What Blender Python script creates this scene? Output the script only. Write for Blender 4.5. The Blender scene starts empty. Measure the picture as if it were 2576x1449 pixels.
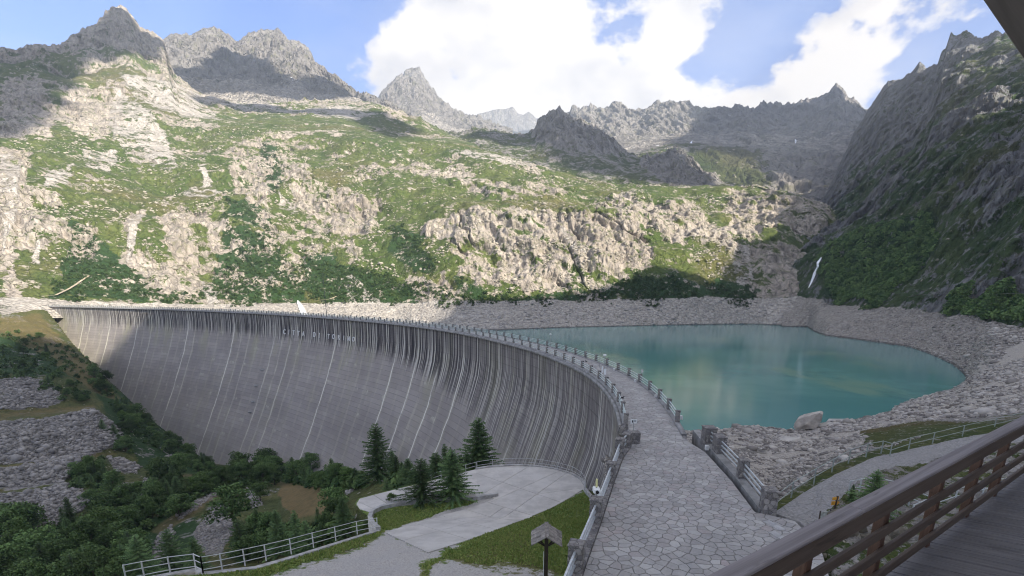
import bpy, bmesh, math, random
import numpy as np
from mathutils import Vector, Matrix
R = math.radians
random.seed(7); rng = np.random.default_rng(7)
SC = bpy.context.scene
COL = SC.collection

# ------------------------------------------------------------------ camera
F, CX, CY, PT, H = 1258.0, 1288.0, 1067.0, R(15), 12.0
cam = bpy.data.cameras.new('camera'); camo = bpy.data.objects.new('camera', cam); COL.objects.link(camo)
camo.location = (0, 0, H); camo.rotation_euler = (R(75), 0, 0)
cam.sensor_width = 36.0; cam.lens = 36.0*F/2576.0
cam.shift_y = (CY-724.5)/2576.0
cam.clip_start = 0.1; cam.clip_end = 40000
SC.camera = camo

# ------------------------------------------------------------------ sun, sky, exposure
SUN_AZ, SUN_EL = R(133), R(28)           # azimuth clockwise from the view direction (+Y)
SV = Vector((math.sin(SUN_AZ)*math.cos(SUN_EL), math.cos(SUN_AZ)*math.cos(SUN_EL), math.sin(SUN_EL)))
SC.view_settings.view_transform = 'Standard'; SC.view_settings.look = 'None'
SC.view_settings.gamma = 1.0; SC.view_settings.use_curve_mapping = False
SC.view_settings.exposure = 2.42
sl = bpy.data.lights.new('sun', 'SUN'); slo = bpy.data.objects.new('sun', sl); COL.objects.link(slo)
sl.energy = 2.6; sl.angle = R(0.5); sl.color = (1.0, 0.92, 0.79)
slo.rotation_euler = (-SV).to_track_quat('-Z', 'Y').to_euler(); slo.location = (0, 0, 3000)

def build_world():
    w = bpy.data.worlds.new("World"); SC.world = w; w.use_nodes = True
    nt = w.node_tree; N = nt.nodes; L = nt.links; N.clear()
    out = N.new('ShaderNodeOutputWorld'); bg = N.new('ShaderNodeBackground'); bg.inputs['Strength'].default_value = 0.15
    sky = N.new('ShaderNodeTexSky'); sky.sky_type = 'NISHITA'; sky.sun_disc = False
    sky.sun_elevation = SUN_EL; sky.sun_rotation = SUN_AZ
    sky.altitude = 1900; sky.air_density = 1.0; sky.dust_density = 0.8; sky.ozone_density = 1.5
    tc = N.new('ShaderNodeTexCoord')
    def math_(op, a, b=None, c=None, clamp=False):
        n = N.new('ShaderNodeMath'); n.operation = op; n.use_clamp = clamp
        for i, v in enumerate((a, b, c)):
            if v is None: continue
            if isinstance(v, (int, float)): n.inputs[i].default_value = v
            else: L.new(v, n.inputs[i])
        return n.outputs[0]
    def noise(scale, detail, rough, vec, off=(0, 0, 0), sc=(1, 1, 1.6)):
        mp = N.new('ShaderNodeMapping'); mp.inputs['Scale'].default_value = sc; mp.inputs['Location'].default_value = off
        L.new(vec, mp.inputs['Vector'])
        n = N.new('ShaderNodeTexNoise'); n.inputs['Scale'].default_value = scale; n.inputs['Detail'].default_value = detail
        n.inputs['Roughness'].default_value = rough; L.new(mp.outputs[0], n.inputs['Vector']); return n.outputs['Fac']
    V = tc.outputs['Generated']
    n1 = noise(4.6, 10, 0.64, V, (3.1, 1.7, 0.3)); n2 = noise(9.0, 8, 0.6, V, (0.4, 5.2, 2.2)); n3 = noise(1.6, 3, 0.5, V, (7.2, 1.2, 0))
    # banks of cumulus placed as directions on the sky: (x pixel of the view, y, angular radius, weight)
    banks = [(1400,170,.19,1.0),(1180,200,.15,1.),(1640,190,.15,.9),(1000,190,.13,1.25),(880,160,.08,1.2),(960,90,.10,.9),(735,70,.05,.9),(640,70,.04,.6),(1850,330,.12,.55),(1500,40,.2,.55),(1200,20,.17,.42),
             (2060,210,.13,1.9),(1960,290,.14,1.6),(2130,270,.09,1.4),(1900,190,.05,.9),(1700,60,.13,.8),(1930,75,.05,.3),(880,110,.05,.38),(735,60,.05,.42),
             (640,70,.05,.3),(1800,210,.07,.45),(800,-60,.12,.25)]
    holes = [(1525,65,.055,.75),(1900,120,.09,.6),(800,60,.075,.65),(1870,170,.06,.4),(560,40,.12,.5),(2200,170,.1,.45),(200,60,.26,.5),(2290,30,.12,.12),(150,-100,.5,.45),(2330,90,.20,.65),(560,-60,.3,.35),(1900,60,.2,.12),(820,80,.09,.5),(1960,110,.08,.3)]
    def blob(x, y, r, wgt):
        d = raydir(x, y)
        n = N.new('ShaderNodeVectorMath'); n.operation = 'DISTANCE'; L.new(V, n.inputs[0]); n.inputs[1].default_value = d
        m = N.new('ShaderNodeMapRange'); m.interpolation_type = 'SMOOTHSTEP'
        L.new(n.outputs['Value'], m.inputs['Value']); m.inputs['From Min'].default_value = r*1.9; m.inputs['From Max'].default_value = 0.0
        m.inputs['To Min'].default_value = 0; m.inputs['To Max'].default_value = wgt
        return m.outputs[0]
    s = None
    for b in banks:
        o = blob(*b); s = o if s is None else math_('MAXIMUM', s, o)
    for b in holes:
        s = math_('SUBTRACT', s, blob(*b))
    # cloud cover added over the whole sky to brighten the ambient light
    base = math_('MULTIPLY_ADD', n3, 0.9, -0.02)
    s = math_('ADD', s, base)
    dens = math_('ADD', math_('MULTIPLY', s, 0.9), math_('MULTIPLY_ADD', n1, 3.0, -1.72))
    dens = math_('ADD', dens, math_('MULTIPLY_ADD', n2, 1.7, -0.80))
    mr = N.new('ShaderNodeMapRange'); mr.interpolation_type = 'SMOOTHSTEP'; L.new(dens, mr.inputs['Value'])
    mr.inputs['From Min'].default_value = 0.02; mr.inputs['From Max'].default_value = 0.42
    core = mr.outputs[0]
    # thin veil
    n4 = noise(2.3, 6, 0.6, V, (1.5, 9.2, 4.4), (0.7, 1.2, 2.6))
    veil = N.new('ShaderNodeMapRange'); L.new(n4, veil.inputs['Value']); veil.inputs['From Min'].default_value = 0.45; veil.inputs['From Max'].default_value = 0.75
    veil.inputs['To Max'].default_value = 0.30
    fac = math_('MAXIMUM', core, veil.outputs[0])
    # cloud colour: white with faint grey-violet bellies
    n5 = noise(4.5, 6, 0.55, V, (2.5, 3.2, 8.4))
    bel = N.new('ShaderNodeMapRange'); L.new(n5, bel.inputs['Value']); bel.inputs['From Min'].default_value = 0.40; bel.inputs['From Max'].default_value = 0.56
    cm = N.new('ShaderNodeMix'); cm.data_type = 'RGBA'; L.new(bel.outputs[0], cm.inputs[0])
    cm.inputs[6].default_value = (1.20, 1.17, 1.20, 1); cm.inputs[7].default_value = (1.82, 1.70, 1.56, 1)
    skm = N.new('ShaderNodeMix'); skm.data_type = 'RGBA'; skm.blend_type = 'MULTIPLY'; skm.inputs[0].default_value = 1.0
    L.new(sky.outputs[0], skm.inputs[6]); skm.inputs[7].default_value = (0.215, 0.262, 0.37, 1)
    mx = N.new('ShaderNodeMix'); mx.data_type = 'RGBA'; L.new(fac, mx.inputs[0]); L.new(skm.outputs[2], mx.inputs[6]); L.new(cm.outputs[2], mx.inputs[7])
    L.new(mx.outputs[2], bg.inputs['Color']); L.new(bg.outputs[0], out.inputs['Surface'])

def ray(x, y):
    X = (x-CX)/F; Y = -(y-CY)/F
    return (X, math.cos(PT)+Y*math.sin(PT), Y*math.cos(PT)-math.sin(PT))
def raydir(x, y):
    v = Vector(ray(x, y)); v.normalize(); return tuple(v)
def onz(x, y, z=0.0):                      # where the line of sight meets the level z
    d = ray(x, y); t = (z-H)/d[2]; return (d[0]*t, d[1]*t, z)
def azt(x, y):
    d = ray(x, y); h = math.hypot(d[0], d[1]); return math.atan2(d[0], d[1]), d[2]/h
def at_r(x, y, r):
    a, t = azt(x, y); return (r*math.sin(a), r*math.cos(a), H+r*t)
build_world()

# ------------------------------------------------------------------ helpers
def tag(o, label=None, cat=None, group=None, kind=None):
    if label: o['label'] = label
    if cat: o['category'] = cat
    if group: o['group'] = group
    if kind: o['kind'] = kind
    return o
def empty(name, loc=(0, 0, 0), rz=0.0):
    o = bpy.data.objects.new(name, None); COL.objects.link(o); o.location = loc; o.rotation_euler = (0, 0, rz); o.empty_display_size = 0.3
    return o
def link(name, me, mat=None, parent=None, loc=None, rot=None):
    o = bpy.data.objects.new(name, me); COL.objects.link(o)
    if mat and not me.materials: me.materials.append(mat)
    if parent: o.parent = parent
    if loc is not None: o.location = loc
    if rot is not None: o.rotation_euler = rot
    return o
def mesh_np(name, V, Fc, smooth=False, attrs=None, uv=None):
    """V (n,3) array; Fc (m,k) int array, all faces with k corners"""
    me = bpy.data.meshes.new(name); V = np.asarray(V, dtype=np.float32); Fc = np.asarray(Fc, dtype=np.int32)
    m, k = Fc.shape
    me.vertices.add(len(V)); me.vertices.foreach_set('co', V.ravel())
    me.loops.add(m*k); me.loops.foreach_set('vertex_index', Fc.ravel())
    me.polygons.add(m); me.polygons.foreach_set('loop_start', np.arange(0, m*k, k, dtype=np.int32))
    try: me.polygons.foreach_set('loop_total', np.full(m, k, dtype=np.int32))
    except Exception: pass
    if smooth: me.polygons.foreach_set('use_smooth', np.ones(m, dtype=bool))
    for nm, a in (attrs or {}).items():
        at = me.attributes.new(nm, 'FLOAT', 'POINT'); at.data.foreach_set('value', np.asarray(a, dtype=np.float32).ravel())
    if uv is not None:
        u = me.uv_layers.new(name='UVMap'); uvl = np.asarray(uv, dtype=np.float32)[Fc.ravel()]; u.data.foreach_set('uv', uvl.ravel())
    me.update(calc_edges=True); me.validate()
    return me
class MB:
    """collects simple solids into one mesh"""
    def __init__(s): s.v = []; s.f = []
    def add(s, vs, fs):
        o = len(s.v); s.v += [tuple(v) for v in vs]; s.f += [tuple(i+o for i in f) for f in fs]; return s
    def box(s, c, size, rz=0.0, M=None):
        x, y, z = size[0]/2, size[1]/2, size[2]/2
        vs = [Vector((a*x, b*y, d*z)) for d in (-1, 1) for b in (-1, 1) for a in (-1, 1)]
        T = Matrix.Translation(c) @ (M if M is not None else Matrix.Rotation(rz, 4, 'Z'))
        return s.add([T @ v for v in vs], [(0,2,3,1),(4,5,7,6),(0,1,5,4),(1,3,7,5),(3,2,6,7),(2,0,4,6)])
    def beam(s, p, q, w, h, up=Vector((0, 0, 1))):
        p = Vector(p); q = Vector(q); d = (q-p).normalized(); a = d.cross(up)
        if a.length < 1e-4: a = Vector((1, 0, 0))
        a.normalize(); b = a.cross(d).normalized()
        vs = [pt + a*(i*w/2) + b*(j*h/2) for pt in (p, q) for i, j in ((-1,-1),(1,-1),(1,1),(-1,1))]
        return s.add(vs, [(0,1,2,3),(7,6,5,4),(0,4,5,1),(1,5,6,2),(2,6,7,3),(3,7,4,0)])
    def tube(s, pts, r, n=6, cap=True, r1=None):
        pts = [Vector(p) for p in pts]; k = len(pts); o = len(s.v); rs = [r + ((r1 if r1 is not None else r)-r)*i/max(1, k-1) for i in range(k)]
        for i, p in enumerate(pts):
            d = (pts[min(i+1, k-1)]-pts[max(i-1, 0)]).normalized(); a = d.cross(Vector((0, 0, 1)))
            if a.length < 1e-3: a = Vector((1, 0, 0))
            a.normalize(); b = a.cross(d)
            for j in range(n):
                t = 2*math.pi*j/n; s.v.append(tuple(p + (a*math.cos(t)+b*math.sin(t))*rs[i]))
        for i in range(k-1):
            for j in range(n): s.f.append((o+i*n+j, o+(i+1)*n+j, o+(i+1)*n+(j+1) % n, o+i*n+(j+1) % n))
        if cap:
            s.f.append(tuple(o+j for j in range(n))); s.f.append(tuple(o+(k-1)*n+j for j in reversed(range(n))))
        return s
    def rock(s, c, size, seed=0, flat=1.0):
        rr = random.Random(seed); bm = bmesh.new(); bmesh.ops.create_icosphere(bm, subdivisions=1, radius=1.0)
        cuts = [(Vector((rr.gauss(0,1), rr.gauss(0,1), rr.gauss(0,1))).normalized(), rr.uniform(.55, .9)) for _ in range(7)]
        vs = []
        for v in bm.verts:
            p = v.co.copy()
            for n, d in cuts:
                k = p.dot(n)
                if k > d: p -= n*(k-d)
            vs.append((c[0]+p.x*size[0], c[1]+p.y*size[1], c[2]+p.z*size[2]))
        fs = [tuple(v.index for v in f.verts) for f in bm.faces]; bm.free()
        return s.add(vs, fs)
    def mesh(s, name, smooth=False):
        me = bpy.data.meshes.new(name); me.from_pydata(s.v, [], s.f); me.update()
        if smooth: me.polygons.foreach_set('use_smooth', np.ones(len(me.polygons), dtype=bool))
        return me
    def build(s, name, mat, parent=None, smooth=False, loc=None, rot=None):
        return link(name, s.mesh(name, smooth), mat, parent, loc, rot)
def bevel(me, w, seg=1):
    bm = bmesh.new(); bm.from_mesh(me); bmesh.ops.bevel(bm, geom=bm.edges[:], offset=w, segments=seg, affect='EDGES', clamp_overlap=True); bm.to_mesh(me); bm.free(); me.update(); return me

# ---- vectorised gradient noise
_p = np.random.default_rng(3).permutation(256); _p = np.concatenate([_p, _p])
_g = np.random.default_rng(5).normal(size=(256, 3)); _g /= np.linalg.norm(_g, axis=1)[:, None]
def pn(x, y, z=0.0):
    x, y, z = np.broadcast_arrays(np.asarray(x, float), np.asarray(y, float), np.asarray(z, float))
    xi = np.floor(x).astype(int); yi = np.floor(y).astype(int); zi = np.floor(z).astype(int)
    xf, yf, zf = x-xi, y-yi, z-zi; xi &= 255; yi &= 255; zi &= 255
    u = xf*xf*xf*(xf*(xf*6-15)+10); v = yf*yf*yf*(yf*(yf*6-15)+10); w = zf*zf*zf*(zf*(zf*6-15)+10)
    def gd(i, j, k):
        h = _p[_p[_p[(xi+i) & 255]+((yi+j) & 255)]+((zi+k) & 255)]; g = _g[h]
        return g[..., 0]*(xf-i)+g[..., 1]*(yf-j)+g[..., 2]*(zf-k)
    l = lambda a, b, t: a+t*(b-a)
    return 1.5*l(l(l(gd(0,0,0), gd(1,0,0), u), l(gd(0,1,0), gd(1,1,0), u), v), l(l(gd(0,0,1), gd(1,0,1), u), l(gd(0,1,1), gd(1,1,1), u), v), w)
def fbm(x, y, z=0.0, o=4, g=0.5, l=2.03):
    s = 0; a = 1
    for _ in range(o): s = s+a*pn(x, y, z); x = x*l+3.1; y = y*l+1.7; z = z*l+5.3; a *= g
    return s
def ridged(x, y, z=0.0, o=4, g=0.55, l=2.1):
    s = 0; a = 1
    for _ in range(o): s = s+a*(1-2*np.abs(pn(x, y, z))); x = x*l+7.1; y = y*l+2.7; z = z*l+1.3; a *= g
    return s/2
def billow(x, y, z=0.0, o=4, g=0.5, l=2.1):
    s = 0; a = 1
    for _ in range(o): s = s+a*np.abs(pn(x, y, z)); x = x*l+7.1; y = y*l+2.7; z = z*l+1.3; a *= g
    return s
def sst(a, b, x):
    t = np.clip((x-a)/(b-a), 0, 1); return t*t*(3-2*t)
def poly_sd(px, py, poly):
    """signed distance (negative inside) of points to a polygon"""
    P = np.asarray(poly, float); Q = np.roll(P, -1, 0); d = np.full(px.shape, 1e9); ins = np.zeros(px.shape, bool)
    for (ax, ay), (bx, by) in zip(P, Q):
        ex, ey = bx-ax, by-ay; wx, wy = px-ax, py-ay
        t = np.clip((wx*ex+wy*ey)/(ex*ex+ey*ey+1e-9), 0, 1); d = np.minimum(d, np.hypot(wx-t*ex, wy-t*ey))
        c = ((ay <= py) & (by > py)) | ((by <= py) & (ay > py))
        ins ^= c & (px < (bx-ax)*(py-ay)/((by-ay) if by != ay else 1e-9)+ax)
    return np.where(ins, -d, d)
def to_px(V):
    """view coordinates of points (used once, to look up where the photo shows rock and where grass)"""
    x, y, z = V[..., 0], V[..., 1], V[..., 2]-H
    dep = y*math.cos(PT)-z*math.sin(PT); up = y*math.sin(PT)+z*math.cos(PT)
    dep = np.maximum(dep, 1e-3)
    return CX+F*x/dep, CY-F*up/dep

# ------------------------------------------------------------------ materials
def new_mat(name):
    m = bpy.data.materials.new(name); m.use_nodes = True; nt = m.node_tree; nt.nodes.clear()
    o = nt.nodes.new('ShaderNodeOutputMaterial'); b = nt.nodes.new('ShaderNodeBsdfPrincipled'); nt.links.new(b.outputs[0], o.inputs['Surface'])
    return m, nt, b
class NT:
    def __init__(s, nt): s.n = nt.nodes; s.l = nt.links
    def put(s, v, i):
        if v is None: return
        if hasattr(v, 'is_output') or isinstance(v, bpy.types.NodeSocket): s.l.new(v, i)
        else:
            if i.type == 'RGBA' and len(v) == 3: v = (*v, 1)
            i.default_value = v
    def math(s, op, a, b=None, c=None, clamp=False):
        n = s.n.new('ShaderNodeMath'); n.operation = op; n.use_clamp = clamp
        for i, v in enumerate((a, b, c)): s.put(v, n.inputs[i])
        return n.outputs[0]
    def coord(s, kind='Object'): return s.n.new('ShaderNodeTexCoord').outputs[kind]
    def geo(s, k): return s.n.new('ShaderNodeNewGeometry').outputs[k]
    def mapping(s, vec, sc=(1, 1, 1), loc=(0, 0, 0), rot=(0, 0, 0)):
        n = s.n.new('ShaderNodeMapping'); s.l.new(vec, n.inputs[0]); n.inputs['Scale'].default_value = sc; n.inputs['Location'].default_value = loc; n.inputs['Rotation'].default_value = rot
        return n.outputs[0]
    def noise(s, vec, scale, detail=4, rough=0.55, dist=0.0, out='Fac'):
        n = s.n.new('ShaderNodeTexNoise'); s.l.new(vec, n.inputs['Vector']); n.inputs['Scale'].default_value = scale; n.inputs['Detail'].default_value = detail
        n.inputs['Roughness'].default_value = rough; n.inputs['Distortion'].default_value = dist; return n.outputs[out]
    def vor(s, vec, scale, feature='F1', out='Distance', rand=1.0):
        n = s.n.new('ShaderNodeTexVoronoi'); n.feature = feature; s.l.new(vec, n.inputs['Vector']); n.inputs['Scale'].default_value = scale; n.inputs['Randomness'].default_value = rand
        return n.outputs[out]
    def ramp(s, fac, a, b, lo=0.0, hi=1.0, smooth=True):
        n = s.n.new('ShaderNodeMapRange'); n.interpolation_type = 'SMOOTHSTEP' if smooth else 'LINEAR'
        s.put(fac, n.inputs[0]); s.put(a, n.inputs[1]); s.put(b, n.inputs[2]); s.put(lo, n.inputs[3]); s.put(hi, n.inputs[4]); return n.outputs[0]
    def mix(s, f, a, b, mode='MIX'):
        n = s.n.new('ShaderNodeMix'); n.data_type = 'RGBA'; n.blend_type = mode; s.put(f, n.inputs[0]); s.put(a, n.inputs[6]); s.put(b, n.inputs[7]); return n.outputs[2]
    def attr(s, name, out='Fac'):
        n = s.n.new('ShaderNodeAttribute'); n.attribute_name = name; return n.outputs[out]
    def obrand(s): return s.n.new('ShaderNodeObjectInfo').outputs['Random']
    def bump(s, h, strength, dist, nrm=None):
        n = s.n.new('ShaderNodeBump'); n.inputs['Strength'].default_value = strength; n.inputs['Distance'].default_value = dist; s.l.new(h, n.inputs['Height'])
        if nrm is not None: s.l.new(nrm, n.inputs['Normal'])
        return n.outputs[0]
def plain(name, col, rough=0.7, var=0.25, scale=3.0, bump=0.0, metal=0.0, bscale=None, rnd=0.0, stretch=(1, 1, 1)):
    m, nt, b = new_mat(name); g = NT(nt); v = g.mapping(g.coord(), stretch)
    n = g.noise(v, scale, 6, 0.6); f = g.ramp(n, 0.3, 0.7, 1-var, 1+var)
    if rnd: f = g.math('MULTIPLY', f, g.math('MULTIPLY_ADD', g.obrand(), rnd, 1-rnd/2))
    vm = g.n.new('ShaderNodeVectorMath'); vm.operation = 'SCALE'; vm.inputs[0].default_value = col[:3]; g.l.new(f, vm.inputs['Scale'])
    g.l.new(vm.outputs[0], b.inputs['Base Color']); b.inputs['Roughness'].default_value = rough; b.inputs['Metallic'].default_value = metal
    if bump: g.l.new(g.bump(g.noise(v, bscale or scale*3, 5, 0.65), 1.0, bump), b.inputs['Normal'])
    return m

def terrain_mat(name, grass=((.045,.072,.018),(.085,.105,.03),(.11,.10,.045)), rock=((.34,.30,.27),(.20,.18,.165),(.44,.40,.35)), unit=1.0, bump=1.0, wet=False):
    """unit = size in metres of the smallest pieces that still read in the picture"""
    m, nt, b = new_mat(name); g = NT(nt); co = g.coord()
    ra, pa, va = g.attr('rock'), g.attr('pale'), g.attr('bush')
    # rock
    st = g.mapping(co, (1, 1, .28))
    nA = g.noise(co, .012/unit, 5, .6); nB = g.noise(st, .09/unit, 7, .68); nC = g.noise(st, .42/unit, 5, .65)
    rc = g.mix(g.ramp(nA, .35, .65), rock[0], rock[2]); rc = g.mix(g.ramp(nB, .50, .33), rc, rock[1])
    rc = g.mix(g.ramp(nC, .62, .40, 0, .45), rc, (.13, .12, .11))
    lich = g.noise(co, .16/unit, 5, .7); rc = g.mix(g.ramp(lich, .50, .66, 0, .55), rc, (.14, .145, .065))
    crk = g.vor(g.mapping(g.noise(co, .05/unit, 3, .5, out='Color'), (1, 1, 1)), 1.0)  # cheap warp
    wv = g.n.new('ShaderNodeVectorMath'); wv.operation = 'ADD'; g.l.new(st, wv.inputs[0])
    sc_ = g.n.new('ShaderNodeVectorMath'); sc_.operation = 'SCALE'; g.l.new(g.noise(co, .06/unit, 4, .6, out='Color'), sc_.inputs[0]); sc_.inputs['Scale'].default_value = 14*unit; g.l.new(sc_.outputs[0], wv.inputs[1])
    ce = g.vor(wv.outputs[0], .11/unit, 'DISTANCE_TO_EDGE'); ck = g.ramp(ce, .0, .06, 1, 0); rc = g.mix(g.math('MULTIPLY', ck, .45), rc, (.09, .08, .07))
    # pale scree: boulders told apart by voronoi cells
    cell = g.vor(co, .5/unit, out='Color'); sepn = g.n.new('ShaderNodeSeparateColor'); g.l.new(cell, sepn.inputs[0])
    cd = g.vor(co, .5/unit); pc = g.mix(sepn.outputs[0], (.34, .31, .27), (.50, .46, .41)); pc = g.mix(g.ramp(cd, .45, .9, 0, .45), pc, (.17, .155, .14))
    # grass
    nG = g.noise(co, .02/unit, 6, .62); nG2 = g.noise(co, .3/unit, 5, .7)
    gc = g.mix(g.ramp(nG, .38, .62), grass[0], grass[1]); gc = g.mix(g.ramp(g.noise(co, .008/unit, 4, .6), .5, .68, 0, .8), gc, grass[2])
    gc = g.mix(g.ramp(nG2, .56, .40, 0, .55), gc, (.022, .036, .012))
    bushn = g.noise(co, .22/unit, 4, .7); bf = g.ramp(g.math('ADD', bushn, g.math('MULTIPLY', va, .55)), .72, .82)
    gc = g.mix(bf, gc, (.030, .060, .020))
    # boulders lying in the grass
    bv = g.vor(co, .13/unit); bn = g.noise(co, .03/unit, 4, .6)
    bl = g.math('MULTIPLY', g.ramp(bv, .20, .12), g.ramp(bn, .47, .56))
    # blending with ragged borders
    rag = g.math('MULTIPLY_ADD', g.noise(co, .10/unit, 8, .76), 3.4, -1.7)
    rf = g.ramp(g.math('ADD', ra, rag), .40, .60); pf = g.ramp(g.math('ADD', pa, g.math('MULTIPLY', rag, .8)), .38, .62)
    c = g.mix(bl, gc, (.34, .31, .25)); c = g.mix(rf, c, rc); c = g.mix(pf, c, pc)
    if wet:      # stones still wet just above the water level
        sz = g.n.new('ShaderNodeSeparateXYZ'); g.l.new(co, sz.inputs[0]); wz = g.math('ADD', sz.outputs[2], g.math('MULTIPLY', g.noise(co, .5, 3, .6), .8)); c = g.mix(g.ramp(wz, -18.6, -19.1, 0, .72), c, (.045, .043, .04))
    g.l.new(c, b.inputs['Base Color']); b.inputs['Roughness'].default_value = .92; b.inputs['Specular IOR Level'].default_value = .15
    hh = g.math('ADD', g.math('MULTIPLY', nB, 1.0), g.math('MULTIPLY', nC, .35)); hh = g.math('SUBTRACT', hh, g.math('MULTIPLY', ck, .25)); hh = g.math('ADD', hh, g.math('MULTIPLY', bl, .3))
    hh = g.math('SUBTRACT', hh, g.math('MULTIPLY', g.math('MULTIPLY', cd, pf), .4)); hh = g.math('ADD', hh, g.math('MULTIPLY', bf, .2))
    g.l.new(g.bump(hh, .9, 7*unit*bump), b.inputs['Normal'])
    return m

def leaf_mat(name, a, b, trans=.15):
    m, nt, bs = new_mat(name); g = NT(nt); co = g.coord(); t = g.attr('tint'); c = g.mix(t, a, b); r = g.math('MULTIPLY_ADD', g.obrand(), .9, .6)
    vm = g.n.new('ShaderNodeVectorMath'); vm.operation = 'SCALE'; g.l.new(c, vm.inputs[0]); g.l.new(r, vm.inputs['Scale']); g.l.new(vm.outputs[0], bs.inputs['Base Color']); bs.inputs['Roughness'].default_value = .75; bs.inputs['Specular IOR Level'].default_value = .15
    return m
# ------------------------------------------------------------------ terrain sheets
class Sheet:
    """terrain in polar rows round the viewpoint's valley; each row is a list of (x, y, r) or (x, y, 'z', z) sight points"""
    def __init__(s, rows, subs, az0, az1, ncol, back=(1.12, .25), bottom=None):
        s.az = np.linspace(az0, az1, ncol); RR = []; ZZ = []
        for row in rows:
            A = []
            for p in row:
                a, t = azt(p[0], p[1]); r = p[2]
                if r == 'rz': A.append((a, p[3], p[4])); continue
                if r == 'z': r = (p[3]-H)/t
                A.append((a, r, H+r*t))
            A.sort(); A = np.array(A)
            tt = np.interp(s.az, A[:, 0], (A[:, 2]-H)/A[:, 1]); rr = np.interp(s.az, A[:, 0], A[:, 1])
            RR.append(rr); ZZ.append(H+rr*tt)
        RR = np.array(RR); ZZ = np.array(ZZ); R_ = []; Z_ = []; T = []
        for j in range(len(rows)-1):
            n = subs[j]
            for i in range(n):
                t = i/n; R_.append(RR[j]*(1-t)+RR[j+1]*t); Z_.append(ZZ[j]*(1-t)+ZZ[j+1]*t); T.append(j+t)
        R_.append(RR[-1]); Z_.append(ZZ[-1]); T.append(len(rows)-1)
        nb = 5
        if back:
            for i in range(1, nb+1):
                k = i/nb; R_.append(RR[-1]*(1+(back[0]-1)*k)); Z_.append(ZZ[-1]-(back[0]-1)*RR[-1]*back[1]/(.12)*k*.5); T.append(len(rows)-1+k)
        s.r = np.array(R_); s.z = np.array(Z_); s.T = np.array(T); s.nrows = len(rows)
        A = s.az[None, :]
        s.V = np.stack([s.r*np.sin(A), s.r*np.cos(A), s.z], -1)
        s.px, s.py = to_px(s.V)
    def tgrid(s): return np.repeat(s.T[:, None], len(s.az), 1)
    def displace(s, dz, dr=None):
        if dr is not None:
            rn = s.r+dr; s.z = H+(s.z-H)*rn/s.r*1.0; s.r = rn
        s.z = s.z+dz; A = s.az[None, :]
        s.V = np.stack([s.r*np.sin(A), s.r*np.cos(A), s.z], -1)
    def build(s, name, mat, attrs, smooth=False):
        nr, nc = s.r.shape; i = np.arange(nr-1)[:, None]; j = np.arange(nc-1)[None, :]
        q = np.stack([i*nc+j, i*nc+j+1, (i+1)*nc+j+1, (i+1)*nc+j], -1).reshape(-1, 4)
        me = mesh_np(name, s.V.reshape(-1, 3), q, smooth, attrs); o = link(name, me, mat); tag(o, kind='structure'); s.ob = o; return o
    def jag(s, row, amp, f=260.0, width=.12):
        t = s.T[:, None]; w = np.exp(-((t-row)/width)**2)+(t > row)*0; w = np.where(t > row, 1, w); a = s.az[None, :]
        k = fbm(a*f*.35, 0*a, row, 5, .6)*.55-billow(a*f*.45, 3.3, row, 4, .55)*.38+.2
        s.displace(w*k*amp*s.r/1000)
    def hit(s, x, y):
        a, t = azt(x, y); c = int(np.clip(np.searchsorted(s.az, a), 1, len(s.az)-1))
        tn = (s.z[:, c]-H)/s.r[:, c]; k = int(np.argmax(tn >= t)) if (tn >= t).any() else int(np.argmax(tn))
        if k == 0: k = 1
        f = float(np.clip((t-tn[k-1])/(tn[k]-tn[k-1]+1e-9), 0, 1)); r = s.r[k-1, c]*(1-f)+s.r[k, c]*f
        return (r*math.sin(a), r*math.cos(a), H+r*t)

def polymask(px, py, polys, soft=14, nz=None, amp=18):
    m = np.zeros(px.shape)
    for p in polys:
        d = poly_sd(px, py, p)
        if nz is not None: d = d+nz*amp
        m = np.maximum(m, sst(soft, -soft, d))
    return m
XL = azt(-260, 760)[0]; XR = azt(2576, 800)[0]

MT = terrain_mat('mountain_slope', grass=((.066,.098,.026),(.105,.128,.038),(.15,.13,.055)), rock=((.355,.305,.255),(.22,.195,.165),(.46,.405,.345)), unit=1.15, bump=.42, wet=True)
MTfar = terrain_mat('far_rock', rock=((.24,.22,.205),(.14,.13,.125),(.31,.29,.27)), unit=4.0, bump=1.4)
MTnear = terrain_mat('near_slope', unit=.35, bump=.5, rock=((.27,.25,.235),(.15,.14,.135),(.34,.32,.30)))

def rough(s, scale, w, vert=.5, cliff=None, fine=1.0):
    """relief: ridges + vertical cracks. w = metres, per vertex"""
    X, Y, Z = s.V[..., 0]/scale, s.V[..., 1]/scale, s.V[..., 2]/scale
    a = fbm(X, Y, Z*.7, 5, .5)*.6
    b = ridged(X*2.2+5, Y*2.2, Z*vert, 5, .6)
    arc = s.az[None, :]*s.r/scale; c = billow(arc*6+a*1.5, Z*1.2, X*.8, 3, .5)-.6
    return w*(a+.42*b+.30*c)

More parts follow.
